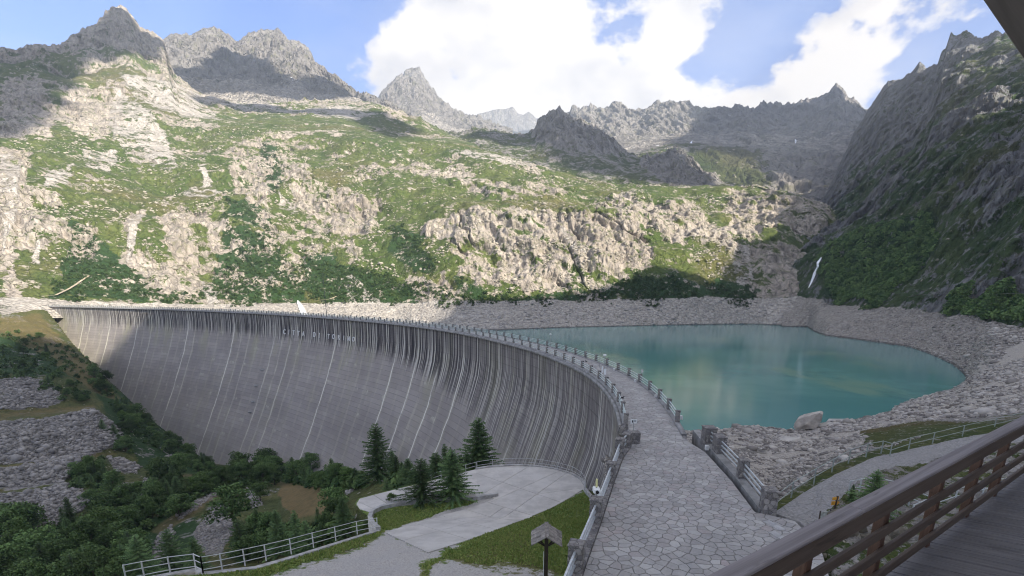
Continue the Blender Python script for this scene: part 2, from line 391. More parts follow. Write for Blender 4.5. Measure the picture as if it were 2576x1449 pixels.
# --- far ridges
FAR = {}
def far():
    s = Sheet([[(880,420,2200),(1250,420,2200)], [(880,330,2300),(1000,330,2500),(1110,336,2500),(1300,345,2400)],
        [(880,300,3200),(930,262,3200),(950,250,3200),(985,207,3250),(1018,177,3300),(1040,169,3300),(1058,175,3300),(1080,208,3250),(1108,248,3200),(1150,280,3100),(1180,294,3100),(1215,300,3000),(1300,330,3000)]],
        [4, 120], azt(880,300)[0], azt(1290,300)[0], 300)
    n = rough(s, 260, 60, .35); t = s.tgrid(); fade = np.where(t < 1, 0, np.where(t <= 2, (t-1)*.9+.1, 1)); fade = fade*np.clip(1.15-np.abs(t-2)*0, 0, 1)
    fade = fade*(1-.72*sst(1.7, 2, t))
    s.displace(n*fade, -n*1.6*fade)
    s.jag(2, 9); rk = np.ones_like(n); sc = sst(1.45, 1.1, t+.25*fbm(s.V[..., 0]/200, s.V[..., 2]/100))
    FAR['pyr'] = s; s.build('pyramid_peak', MTfar, {'rock': rk, 'pale': sc, 'bush': rk*0})
    s = Sheet([[(1150,330,5200),(1400,330,5200)], [(1150,300,5400),(1200,290,5400),(1240,278,5400),(1268,276,5400),(1290,269,5400),(1303,286,5400),(1316,290,5400),(1330,282,5400),(1350,300,5400),(1400,305,5400)]],
        [30], azt(1150,300)[0], azt(1400,300)[0], 120)
    n = rough(s, 300, 50); s.displace(n*.4, -n); s.build('distant_ridge', MTfar, {'rock': n*0+1, 'pale': n*0, 'bush': n*0})
    sky = [(1400,300),(1422,288),(1445,274),(1485,262),(1502,270),(1522,276),(1548,260),(1560,262),(1582,282),(1600,276),(1625,274),(1642,261),(1662,256),(1685,254),(1700,262),(1722,258),(1745,265),(1760,272),(1800,272),(1830,268),(1862,264),(1878,276),(1905,268),(1940,265),(1962,268),(1992,262),(2010,256),(2042,252),(2062,243),(2078,240),(2092,224),(2103,218),(2118,226),(2132,244),(2160,258),(2180,280),(2200,300),(2300,310)]
    s = Sheet([[(1380,520,1200),(2300,560,1200)], [(1380,420,1500),(1600,400,1500),(1700,372,1600),(1850,380,1600),(2000,420,1600),(2100,440,1500),(2300,450,1500)],
        [(1380,370,2100),(1560,345,2200),(1700,345,2200),(1850,345,2200),(2000,345,2200),(2300,350,2100)],
        [(x, y, 3000+.2*(x-1700)) for x, y in sky]], [60, 60, 110], azt(1380,300)[0], azt(2290,300)[0], 620)
    t = s.tgrid(); n = rough(s, 240, 58, .3)
    w = np.interp(t, [0, 1, 1.8, 2.2, 2.8, 3, 4], [.2, .35, .25, .7, .8, .3, .5]); w = np.where(s.px > 1850, np.maximum(w, .5*(t < 2.7)), w)
    s.displace(n*w, -n*w*1.7)
    s.jag(3, 12, 200); nn = fbm(s.V[..., 0]/120, s.V[..., 1]/120); gr = sst(.25, -.1, np.abs(t-.7)-.35+nn*.3)*sst(2000, 1850, s.px)
    sc = sst(2.15, 1.9, t+nn*.3)*sst(1.1, 1.5, t)*.9
    FAR['cirque'] = s; s.build('cirque_ridge', MTfar, {'rock': 1-gr, 'pale': sc*.6, 'bush': gr*0})
    # left massif
    sky = [(380,112),(396,110),(420,97),(442,84),(460,90),(476,92),(492,84),(520,76),(552,77),(568,84),(580,96),(590,99),(612,90),(640,78),(668,76),(700,71),(716,88),(732,101),(760,110),(776,122),(790,150),(806,166),(832,188),(852,200),(868,214),(900,240),(930,258),(960,270),(1040,300)]
    s = Sheet([[(360,330,1650),(1040,330,1700)], [(360,230,1900),(500,236,1850),(700,262,1800),(880,256,1800),(1040,310,1800)], [(360,170,2200),(600,190,2150),(760,190,2150),(900,250,2100),(1040,305,2100)],
        [(x, y, 2600) for x, y in sky]], [20, 90, 110], azt(360,200)[0], azt(1030,200)[0], 520)
    t = s.tgrid(); n = rough(s, 230, 62, .3); w = np.interp(t, [0, 1, 1.5, 2.7, 3, 4], [.1, .2, .6, .9, .25, .5]); s.displace(n*w, -n*w*1.7)
    s.jag(3, 10, 160); nn = fbm(s.V[..., 0]/120, s.V[..., 1]/120); FAR['massif'] = s; s.build('left_massif', MTfar, {'rock': n*0+1, 'pale': .75*sst(1.7, 1.3, t+nn*.35), 'bush': n*0})
far()

# --- middle: dark rocky knobs behind the bench
def middle():
    sky = [(1060,330),(1150,334),(1210,322),(1260,330),(1320,335),(1345,328),(1352,304),(1372,290),(1392,276),(1404,274),(1414,279),(1432,292),(1470,303),(1500,312),(1520,338),(1545,362),(1580,388),(1605,393),(1640,392),(1670,384),(1700,379),(1722,384),(1748,410),(1775,440),(1810,458),(1880,470),(2000,500)]
    s = Sheet([[(1060,470,850),(1500,520,850),(2000,560,850)], [(1060,400,1000),(1300,385,1150),(1420,420,1050),(1600,450,980),(1800,475,900),(2000,520,900)], [(x, y, 1500-.35*(x-1060)) for x, y in sky]], [30, 150], azt(1060,350)[0], azt(1990,400)[0], 620, back=(1.12, .3))
    t = s.tgrid(); n = rough(s, 110, 26, .4); steep = sst(0, -25, poly_sd(s.px, s.py, [(1340,260),(1420,260),(1540,330),(1620,400),(1560,400),(1400,385),(1330,350)])); steep = np.maximum(steep, sst(0, -20, poly_sd(s.px, s.py, [(1620,370),(1720,370),(1830,470),(1700,480),(1600,420)])))
    w = np.interp(t, [0, 1, 1.9, 2, 3], [.2, .25, .35, .3, .4])*(1+2.0*steep)*np.where(t > 1.93, .45, 1); s.displace(n*w, -n*w*1.5)
    s.jag(2, 9, 220); nn = fbm(s.V[..., 0]/60, s.V[..., 1]/60, 0, 5); FAR['knob'] = s; s.build('rocky_knob', terrain_mat('alp', unit=2.0, rock=((.26,.24,.225),(.14,.13,.125),(.34,.32,.30))), {'rock': np.clip(.42+steep+.3*nn, 0, 1), 'pale': n*0, 'bush': n*0})
middle()

# --- the sunlit mountainside across the lake
ROCKS = [[(0,180),(90,175),(140,260),(120,340),(0,330)],[(150,230),(300,240),(305,310),(240,350),(150,300)],[(0,380),(60,390),(75,430),(60,560),(20,680),(-60,700),(-60,380)],
  [(160,600),(225,560),(245,580),(235,650),(190,655)],[(310,600),(335,525),(370,530),(345,600),(340,670),(310,660)],[(390,560),(450,530),(540,560),(590,560),(600,610),(540,620),(510,600),(500,690),(460,700),(430,640)],
  [(575,420),(620,400),(690,400),(690,500),(640,520),(590,470)],[(700,400),(770,390),(790,470),(880,480),(950,500),(945,600),(860,590),(800,560),(720,470)],[(640,540),(700,560),(700,640),(650,620)],
  [(860,600),(900,600),(910,660),(880,665)],[(1060,540),(1150,530),(1200,540),(1200,700),(1150,680),(1130,610),(1060,600)],[(1180,530),(1400,540),(1600,560),(1650,640),(1600,690),(1480,700),(1400,730),(1330,745),(1260,720),(1180,680)],
  [(1500,500),(1700,500),(1850,560),(1840,640),(1800,600),(1650,590)],[(1820,480),(1920,470),(2080,510),(2090,560),(2000,600),(1960,560),(1880,600),(1830,590)],[(560,690),(660,680),(700,720),(600,725)],
  [(0,690),(20,640),(60,680),(40,760)],[(1840,600),(1990,600),(2080,640),(2080,750),(1900,740)],[(150,755),(330,745),(360,775),(150,775)],
  [(-300,-50),(430,-50),(440,170),(300,140),(120,140),(0,140)],[(1000,690),(1060,700),(1130,720),(1160,760),(1080,760),(1030,730)],[(1180,680),(1230,660),(1290,720),(1240,735)]]
SCREE = [[(286,215),(318,235),(360,260),(420,330),(446,418),(430,425),(330,392),(285,345),(275,300)],[(490,410),(520,420),(560,490),(540,505),(480,490),(455,480),(480,462),(510,460)],[(205,375),(290,370),(300,400),(270,430),(215,420)],
  [(290,180),(400,200),(440,210),(560,300),(470,300),(400,280),(330,235)],[(120,430),(190,410),(170,470),(110,490)],[(850,700),(885,690),(960,760),(900,770)],[(500,690),(545,730),(560,765),(520,765)],
  [(330,550),(365,540),(345,640),(320,660),(315,620)],[(0,390),(60,420),(45,560),(0,640)],[(1880,590),(1900,700),(1860,720),(1840,640)],[(420,225),(520,240),(720,265),(860,262),(960,290),(900,300),(700,285),(520,262)],[(90,600),(110,600),(100,660),(70,640)],
  [(1130,380),(1290,390),(1350,430),(1200,410)],[(1400,560),(1480,640),(1440,640)],[(700,480),(760,520),(740,540),(700,520)]]
BUSH = [[(560,560),(680,600),(760,700),(800,760),(620,765),(500,745),(560,660)],[(180,560),(260,640),(420,720),(500,760),(130,750)],[(760,640),(1000,700),(1180,745),(1180,765),(760,760)],[(660,350),(720,420),(690,480),(650,420)],[(1150,705),(1260,745),(1500,735),(1600,690),(1760,720),(1900,730),(1900,760),(1150,765)],[(990,560),(1060,600),(1080,680),(1000,660)],[(560,500),(640,540),(700,600),(600,580)]]
def lit():
    rows = [
     [(-260,815,430),(0,800,480),(107,800,515),(400,800,540),(757,815,500),(1000,835,480),(1150,846,'z',-24),(1250,836,'z',-21.2),(1400,829.5,'z',-21.2),(1560,825,'z',-21.2),(1700,821.5,'z',-21.2),(1900,819,'z',-21.2),(2040,826,'z',-21.2),(2150,845,'z',-21.2)],
     [(-260,735,530),(107,752,550),(500,762,570),(757,762,560),(1000,765,535),(1150,756,500),(1500,756,520),(1750,750,540),(1900,746,570),(2080,752,600),(2150,765,560)],
     [(-260,640,600),(107,640,620),(500,650,640),(757,650,620),(1000,670,580),(1200,665,545),(1500,660,555),(1700,650,580),(1900,640,630),(2080,650,680),(2150,680,680)],
     [(-260,480,720),(107,490,740),(500,500,770),(757,490,760),(1000,520,700),(1200,535,640),(1400,548,630),(1600,552,650),(1830,560,680),(1990,545,730),(2080,545,760),(2150,570,790)],
     [(-260,300,1000),(107,300,1020),(300,310,1050),(450,310,1080),(700,330,1050),(950,352,960),(1110,362,980),(1200,374,960),(1280,392,940),(1350,420,900),(1450,447,860),(1560,463,850),(1700,474,840),(1830,470,840),(1900,467,850),(2000,489,830),(2080,514,810),(2110,540,830),(2150,590,840)],
     [(-260,150,1500),(-100,130,1500),(0,118,1500),(30,122,1510),(75,102,1530),(150,112,1600),(180,88,1620),(215,66,1700),(250,48,1780),(285,18,1850),(302,12,1860),(318,20,1860),(342,52,1850),(352,70,1840),(372,72,1840),(378,86,1830),(400,95,1800),(412,108,1780),(425,150,1720),(440,182,1680),(500,235,1600),(560,246,1600),(640,262,1600),(700,258,1600),(790,252,1600),(860,248,1600),(940,257,1560),(975,272,1500),(1010,284,1500),(1060,300,1480),(1110,326,1450),(1180,360,1200),(1215,373,1050),(1280,390,970),(1350,419,930),(1450,446,890),(1560,462,880),(1700,473,870),(1830,469,870),(1900,466,880),(2000,488,860),(2080,513,840),(2110,539,860),(2150,589,870)]]
    s = Sheet(rows, [44, 66, 80, 100, 130], XL, azt(2150,600)[0], 1150, back=(1.1, .1))
    t = s.tgrid(); nz = fbm(s.V[..., 0]/45, s.V[..., 1]/45, s.V[..., 2]/45, 5, .55)
    rk = polymask(s.px, s.py, ROCKS, 10, nz, 22); sc = polymask(s.px, s.py, SCREE, 6, nz, 9); bu = polymask(s.px, s.py, BUSH, 20, nz, 30)
    big = fbm(s.V[..., 0]/110, s.V[..., 1]/110, s.V[..., 2]/110, 6, .6)
    rk = np.clip(rk + .75*sst(.05, .42, big) - .35*bu, 0, 1); gz = sst(300, 250, s.py)*sst(380, 470, s.px); rk = np.clip(rk+gz*.75, 0, 1); rk = rk*(1-.0*sc)
    band = sst(1.05, .95, t+nz*.05)*sst(-100, 60, s.px)
    band = np.maximum(band, 0)
    # relief
    X, Y, Z = s.V[..., 0], s.V[..., 1], s.V[..., 2]
    n1 = fbm(X/130, Y/130, Z/160, 4, .5); cr = billow(X/38, Y/38, Z/80, 4, .5); bl = fbm(X/14, Y/14, Z/14, 3, .5); arc = s.az[None, :]*600+0*X; col_ = billow(arc/26+n1*1.2, Z/150, X/90, 3, .5)+.5*billow(arc/11, Z/60+3, 0, 2, .5)
    w = np.interp(t, [0, .25, 1, 2, 3, 3.9, 4, 5, 6], [0, .12, .3, .8, 1, .8, .45, 1.2, 1.2])*np.where(s.px < 1120, 1, np.where(t > 4, .4, 1))
    d = w*(14*n1 + (cr-.45)*(5+7*rk)*(1-.7*sc) + ((col_-.6)*6.0 + (((Z+26*n1+6*bl)/17) % 1-.5)*2.0)*rk*(1-sc) + bl*(.8+.3*rk))
    d = d*(1-.65*sst(4.75, 5, t)*(s.px < 1150)) + 0
    clf = sst(.045, .0, np.abs(pn(arc/55+n1*1.3+Z/260, Z/170, 2.2)))*9*sst(-.1, .25, fbm(arc/60, Z/60, 9)); d = d-clf*rk*w*(t > 1.05)
    st = np.sin((Z+14*n1)/9.0)*2.2*rk*w     # ledges
    d = d*np.where((s.px < 450) & (t > 4), 1.6, 1)
    s.displace(d*.75+st*.0, -(d*1.25+st))
    s.jag(5, 7, 200, .06); led = sst(.10, .48, fbm((X+Y*.3)/55, (Z+.35*X)/11, n1*2, 4))*(s.px > 500)*(t > 1.1); sft = sst(-.15, 1.15, rk-.6*led+.25*fbm(X/22, Y/22, Z/22, 4))
    s.build('mountainside', MT, {'rock': np.clip(.20+.62*sft, 0, 1), 'pale': np.maximum(sc*(.62+.3*nz), band*.9), 'bush': bu})
    return s
LIT = lit()

# --- right mountain in shade
def right():
    sky = [(1990,560,1000),(2060,520,1000),(2100,440,1100),(2150,330,1200),(2170,300,1250),(2182,278,1250),(2200,252,1250),(2222,222,1240),(2236,204,1230),(2262,197,1210),(2290,178,1190),(2310,165,1180),(2330,172,1160),(2350,163,1110),(2358,163,1105),(2368,132,1100),(2379,122,1095),(2391,84,1090),(2412,84,1070),(2428,80,1060),(2445,84,1030),(2470,92,1020),(2495,84,1010),(2510,80,1000),(2560,80,980),(2700,60,940),(3000,40,900)]
    rows = [
     [(1990,826,'z',-21.2),(2030,826,'z',-21.2),(2046,838,'z',-21.2),(2075,852,'z',-21.2),(2120,858,'z',-21.2),(2180,864,'z',-21.2),(2240,874,'z',-21.2),(2290,882,'z',-21.2),(2350,907,'z',-21.2),(2395,930,'z',-21.2),(2424,960,'z',-21.2),(2470,985,190),(2560,1000,175),(2700,1010,165),(3000,1040,160)],
     [(1990,745,600),(2050,756,560),(2180,773,480),(2340,783,430),(2400,790,400),(2500,800,360),(2576,815,330),(2700,830,300),(3000,850,280)],
     [(1990,690,640),(2050,690,600),(2180,690,520),(2340,690,470),(2500,690,410),(2700,690,350),(3000,690,320)],
     [(1990,600,760),(2100,540,760),(2240,480,680),(2400,460,560),(2576,440,480),(3000,400,400)],
     sky]
    s = Sheet(rows, [56, 44, 80, 190], azt(1990,650)[0], azt(2960,650)[0], 620, back=(1.2, .2))
    t = s.tgrid(); X, Y, Z = s.V[..., 0], s.V[..., 1], s.V[..., 2]
    nz = fbm(X/40, Y/40, Z/40, 5, .55); big = fbm(X/95, Y/95, Z/95, 5, .6)
    n1 = fbm(X/150, Y/150, Z/170, 4, .5); cr = billow(X/44, Y/44, Z/110, 4, .52); bl = fbm(X/12, Y/12, Z/12, 4, .6)
    rk = np.clip(.25+.8*sst(-.1, .3, big)+.7*sst(3.2, 3.7, t)*sst(2500, 2300, s.px), 0, 1)
    bu = polymask(s.px, s.py, [[(2060,640),(2200,590),(2330,560),(2350,640),(2240,720),(2200,768),(2060,745)],[(2370,745),(2576,745),(2700,760),(2700,835),(2540,800),(2380,780)]], 15, nz, 30)
    rk = rk*(1-.8*bu); band = sst(1.05, .95, t+nz*.06)
    w = np.interp(t, [0, .2, 1, 2, 3, 3.8, 4, 5], [0, .1, .22, .6, .9, .5, .12, .6])
    d = w*(20*n1+(cr-.45)*(11+20*rk)+bl*2.5); s.displace(d*.7, -d*1.3)
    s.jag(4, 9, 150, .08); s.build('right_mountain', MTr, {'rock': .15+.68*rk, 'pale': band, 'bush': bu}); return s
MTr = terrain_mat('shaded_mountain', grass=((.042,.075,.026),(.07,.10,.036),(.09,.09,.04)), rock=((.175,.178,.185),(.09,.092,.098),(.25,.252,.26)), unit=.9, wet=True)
RIGHT = right()

# ------------------------------------------------------------------ lake
def lake():
    m, nt, b = new_mat('glacial_water'); g = NT(nt); co = g.coord()
    n = g.noise(co, .012, 5, .6); n2 = g.noise(g.mapping(co, (1, .35, 1)), .03, 5, .6)
    c = g.mix(g.ramp(n, .4, .65), (.09, .245, .235), (.15, .33, .295)); c = g.mix(g.ramp(n2, .56, .70, 0, .7), c, (.25, .37, .26))
    g.l.new(c, b.inputs['Base Color']); b.inputs['Roughness'].default_value = .09; b.inputs['IOR'].default_value = 1.33
    w = g.noise(g.mapping(co, (1, 1, 1)), 1.2, 3, .6); g.l.new(g.bump(w, .35, .05), b.inputs['Normal'])
    V = [(-60,60,-20),(520,60,-20),(520,640,-20),(-60,640,-20)]
    # east of the dam only: follow the upstream line
    pts = [(x, y, -20.0) for x, y in reversed(UPL[::6])]; pts = [p for p in pts]
    ring = pts+[(60, 20, -20.0), (520, 20, -20.0), (520, 700, -20.0), (-500, 700, -20.0)]
    me = bpy.data.meshes.new('lake'); bm = bmesh.new(); vs = [bm.verts.new(p) for p in ring]; f = bm.faces.new(vs)
    bmesh.ops.triangulate(bm, faces=[f]); bm.normal_update()
    for fc in bm.faces:
        if fc.normal.z < 0: fc.normal_flip()
    bm.to_mesh(me); bm.free(); o = link('lake', me, m); tag(o, kind='structure')

# ------------------------------------------------------------------ dam line
DPTS = [(9.2,38),(9.9,42),(11.3,50),(12.0,57),(12.2,66),(11.4,77),(8.6,91),(4.2,107),(-1.6,121.5),(-13.0,146),(-28.5,171),(-45,192.5),(-70,219),(-104.6,251),(-143,281),(-193,314),(-252,347),(-318,379),(-368,401)]
def smooth_line(pts, step=1.0, sig=12):
    P = np.array(pts, float); out = []
    for i in range(len(P)-1):
        p0, p1, p2, p3 = P[max(i-1, 0)], P[i], P[i+1], P[min(i+2, len(P)-1)]; n = max(2, int(np.linalg.norm(p2-p1)/.5))
        for k in range(n):
            t = k/n; out.append(.5*((2*p1)+(-p0+p2)*t+(2*p0-5*p1+4*p2-p3)*t*t+(-p0+3*p1-3*p2+p3)*t**3))
    out.append(P[-1]); Q = np.array(out); d = np.r_[0, np.cumsum(np.linalg.norm(np.diff(Q, axis=0), axis=1))]
    s = np.arange(0, d[-1], step); Q = np.stack([np.interp(s, d, Q[:, k]) for k in (0, 1)], 1)
    if sig:
        k = np.exp(-.5*(np.arange(-3*sig, 3*sig+1)/sig)**2); k /= k.sum(); n = 3*sig
        E = np.concatenate([2*Q[0]-Q[1:n+1][::-1], Q, 2*Q[-1]-Q[-n-1:-1][::-1]]); Q = np.stack([np.convolve(E[:, i], k, 'valid') for i in (0, 1)], 1)
    return Q
DN = smooth_line(DPTS, 1.0, 5)               # downstream edge of the crest, from near to far, every metre
_t = np.gradient(DN, axis=0); _t /= np.linalg.norm(_t, axis=1)[:, None]
NRM = np.stack([_t[:, 1], -_t[:, 0]], 1)     # points upstream (towards the lake)
CW = 5.0
UPL = DN + NRM*CW
lake()

# ------------------------------------------------------------------ mountain that shades the valley (beside and behind the viewpoint)
def shade_ridge():
    tgt = [((40, 870), 440), ((245, 915), None), ((352, 800), None), ((1120, 800), None), ((1150, 752), None), ((1400, 745), None), ((1560, 712), None), ((1640, 665), None), ((1740, 705), None), ((1825, 722), None), ((1845, 650), None), ((1838, 600), None), ((1900, 612), None), ((1985, 580), None), ((2000, 535), None), ((2085, 512), None)]
    te = math.tan(SUN_EL); q = []
    for (x, y), r in tgt:
        if r: P = at_r(x, y, r)
        elif (x, y) in ((245, 915), (352, 800)): P = dam_pt(x, y)
        else: P = LIT.hit(x, y)
        XR_ = 640.0; sx = (XR_-P[0])/math.sin(SUN_AZ); q.append((P[1]+sx*math.cos(SUN_AZ), P[2]+sx*te))
    q.sort()
    ys = np.array([a for a, b in q]); hs = np.array([b for a, b in q])
    Y = np.arange(-900, 700, 6.0); hr = np.interp(Y, ys, hs); hr = np.where(Y < ys[0], hs[0]+(ys[0]-Y)*.05+20*fbm(Y/90, 0, 0), hr)
    hr = np.where(Y > ys[-1], hs[-1]-(Y-ys[-1])*1.1, hr)
    U = np.r_[np.linspace(-440, 0, 60), np.linspace(8, 420, 24)]
    X = 640+U[:, None]+0*Y[None, :]; YY = Y[None, :]+0*U[:, None]
    f = np.where(U < 0, 1-np.abs(U/440)**.9, 1-(U/560)**1.1)[:, None]
    Z = hr[None, :]*f - 20*(1-f); inner = sst(-25, -110, U)[:, None]
    n = (fbm(X/120, YY/120, 0, 5)*22+ridged(X/60, YY/60, 0, 4)*22-8)*inner*sst(-440, -380, U)[:, None]
    Z = Z+n
    # keep the part inside the picture free: the right mountain stands there
    a, b = np.arctan2(X, YY), np.hypot(X, YY)
    nr, nc = X.shape; i = np.arange(nr-1)[:, None]; j = np.arange(nc-1)[None, :]
    qd = np.stack([i*nc+j, i*nc+j+1, (i+1)*nc+j+1, (i+1)*nc+j], -1).reshape(-1, 4)
    cen = np.minimum.reduce([a.ravel()[qd[:, k]] for k in range(4)]); qd = qd[cen > azt(2640, 900)[0]]
    me = mesh_np('valley_side_mountain', np.stack([X, YY, Z], -1).reshape(-1, 3), qd, False, {'rock': np.full(X.size, .6), 'pale': np.zeros(X.size), 'bush': np.zeros(X.size)})
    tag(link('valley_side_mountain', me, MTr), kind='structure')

# ------------------------------------------------------------------ the dam
PROF = [(0, 0), (.5, 0), (.52, -.4), (7, -.25), (11, .35), (15, 1.6), (25, 5.2), (50, 16.5), (92, 38)]
_pd = np.array([a for a, b in PROF]); _po = np.array([b for a, b in PROF])
def face_pts(d):
    return DN - NRM*np.interp(d, _pd, _po)
def dam_r(a, t):
    r = 300.0
    for _ in range(12):
        d = np.clip(-(H+r*t), 0, 90); P = face_pts(d); aa = np.arctan2(P[:, 0], P[:, 1]); rr = np.hypot(P[:, 0], P[:, 1])
        o = np.argsort(aa); r = .5*r+.5*float(np.interp(a, aa[o], rr[o]))
    return r
def dam_pt(x, y):
    a, t = azt(x, y); r = dam_r(a, t); return (r*math.sin(a), r*math.cos(a), H+r*t)
def concrete_face_mat():
    m, nt, b = new_mat('dam_concrete'); g = NT(nt); uv = g.coord('UV'); sep = g.n.new('ShaderNodeSeparateXYZ'); g.l.new(uv, sep.inputs[0]); u, d = sep.outputs[0], sep.outputs[1]
    base = g.mix(g.ramp(g.noise(uv, .06, 6, .6), .35, .65), (.265, .240, .225), (.335, .305, .285))
    # casting lifts, one every 1.8 m, and block to block tone
    fr = g.math('FRACT', g.math('DIVIDE', d, 1.8)); lift = g.ramp(fr, .0, .16, 1, 0, False)
    bw = g.math('FLOOR', g.math('DIVIDE', u, 13.0)); bh = g.math('FLOOR', g.math('DIVIDE', d, 1.8))
    cv = g.n.new('ShaderNodeCombineXYZ'); g.l.new(bw, cv.inputs[0]); g.l.new(bh, cv.inputs[1])
    wn = g.n.new('ShaderNodeTexWhiteNoise'); wn.noise_dimensions = '2D'; g.l.new(cv.outputs[0], wn.inputs['Vector'])
    base = g.mix(g.ramp(wn.outputs['Value'], 0, 1, 0, .42), base, (.22, .20, .195))
    base = g.mix(g.math('MULTIPLY', lift, g.ramp(g.noise(uv, .3, 4, .6), .4, .6, .35, .9)), base, (.17, .155, .15))
    lower = g.ramp(d, 42, 66, 0, .55); base = g.mix(g.math('MULTIPLY', lower, g.noise(uv, .15, 5, .6)), base, (.48, .45, .44))
    # olive weathering in the middle band
    ol = g.math('MULTIPLY', g.ramp(g.noise(g.mapping(uv, (1, .35, 1)), .09, 6, .65), .5, .62), g.ramp(d, 12, 30, .75, .25)); base = g.mix(ol, base, (.30, .285, .21))
    # vertical joints: thin pale lime lines, some thick and white
    su = g.math('ADD', u, g.math('MULTIPLY_ADD', g.noise(g.mapping(uv, (.05, .10, 1)), 1.0, 3, .6), 2.0, -1.0))
    jf = g.math('FRACT', g.math('DIVIDE', su, 8.6)); jd = g.math('ABSOLUTE', g.math('SUBTRACT', jf, .5))       # 0 at a joint
    jid = g.math('FLOOR', g.math('DIVIDE', su, 8.6)); wj = g.n.new('ShaderNodeTexWhiteNoise'); wj.noise_dimensions = '1D'; g.l.new(jid, wj.inputs['W'])
    brk = g.noise(g.mapping(uv, (.5, .12, 1)), 1.0, 5, .7); halo = g.math('MULTIPLY', g.ramp(jd, .17, .03), g.ramp(brk, .36, .58)); halo = g.math('MULTIPLY', halo, g.ramp(wj.outputs['Value'], .15, .8, .32, 1.0))
    fine = g.ramp(g.noise(g.mapping(uv, (3.0, .10, 1)), 1.0, 5, .7), .42, .62); base = g.mix(g.math('MULTIPLY', halo, g.math('MULTIPLY_ADD', fine, .75, .25)), base, (.50, .47, .365))
    core = g.math('MULTIPLY', g.ramp(jd, .045, .012), g.ramp(brk, .36, .44)); core = g.math('MULTIPLY', core, g.ramp(wj.outputs['Value'], .42, .9, .0, .9)); base = g.mix(core, base, (.74, .72, .67))
    # horizontal seeps with short drips
    hz = g.math('MULTIPLY', g.ramp(g.math('FRACT', g.math('DIVIDE', d, 9.0)), .22, .0), g.ramp(g.noise(g.mapping(uv, (.14, .111, 1)), 1.0, 1, .5), .57, .64)); hz = g.math('MULTIPLY', hz, fine); base = g.mix(g.math('MULTIPLY', hz, .8), base, (.54, .52, .42))
    # the black and grey runs under the crest
    n1a = g.noise(g.mapping(uv, (.95, .008, 1)), 1.0, 5, .68); n1b = g.noise(g.mapping(uv, (2.3, .012, 1)), 1.0, 5, .68); sw = g.ramp(u, 150, 60); n1 = g.math('ADD', g.math('MULTIPLY', n1b, sw), g.math('MULTIPLY', n1a, g.math('SUBTRACT', 1.0, sw))); n2 = g.noise(g.mapping(uv, (.25, .02, 1), (3, 0, 0)), 1.0, 4, .6)
    lim = g.math('MULTIPLY_ADD', g.noise(g.mapping(uv, (.22, 0, 1)), 1.0, 5, .75), 22, -1.5); lim = g.math('ADD', lim, g.ramp(u, 200, 25, 0, 16)); lim = g.math('ADD', lim, g.math('MULTIPLY', g.noise(g.mapping(uv, (2.4, 0, 1)), 1.0, 2, .5), 8))
    zone = g.ramp(g.math('SUBTRACT', lim, d), -1, 5)
    dk = g.math('MULTIPLY', g.ramp(n1, .53, .485), zone); lt = g.math('MULTIPLY', g.ramp(n1, .52, .565), zone)
    dens = g.ramp(d, 6, 30, 1.0, .40); fade = g.ramp(u, 430, 520, 1, .35)
    nearf = g.ramp(u, 20, 150, .55, 1); base = g.mix(g.math('MULTIPLY', g.math('MULTIPLY', lt, .85), g.math('MULTIPLY', dens, nearf)), base, (.56, .54, .49))
    base = g.mix(g.math('MULTIPLY', g.math('MULTIPLY', dk, g.math('MULTIPLY', dens, nearf)), fade), base, (.030, .027, .032))
    base = g.mix(g.math('MULTIPLY', g.math('MULTIPLY', g.ramp(d, 9, 3), g.ramp(n2, .42, .6)), .45), base, (.11, .10, .10))
    g.l.new(base, b.inputs['Base Color']); b.inputs['Roughness'].default_value = .88; b.inputs['Specular IOR Level'].default_value = .2
    h = g.math('SUBTRACT', g.noise(uv, 2.0, 4, .6), g.math('MULTIPLY', lift, .8)); g.l.new(g.bump(h, .6, .08), b.inputs['Normal'])
    return m
STONE = None
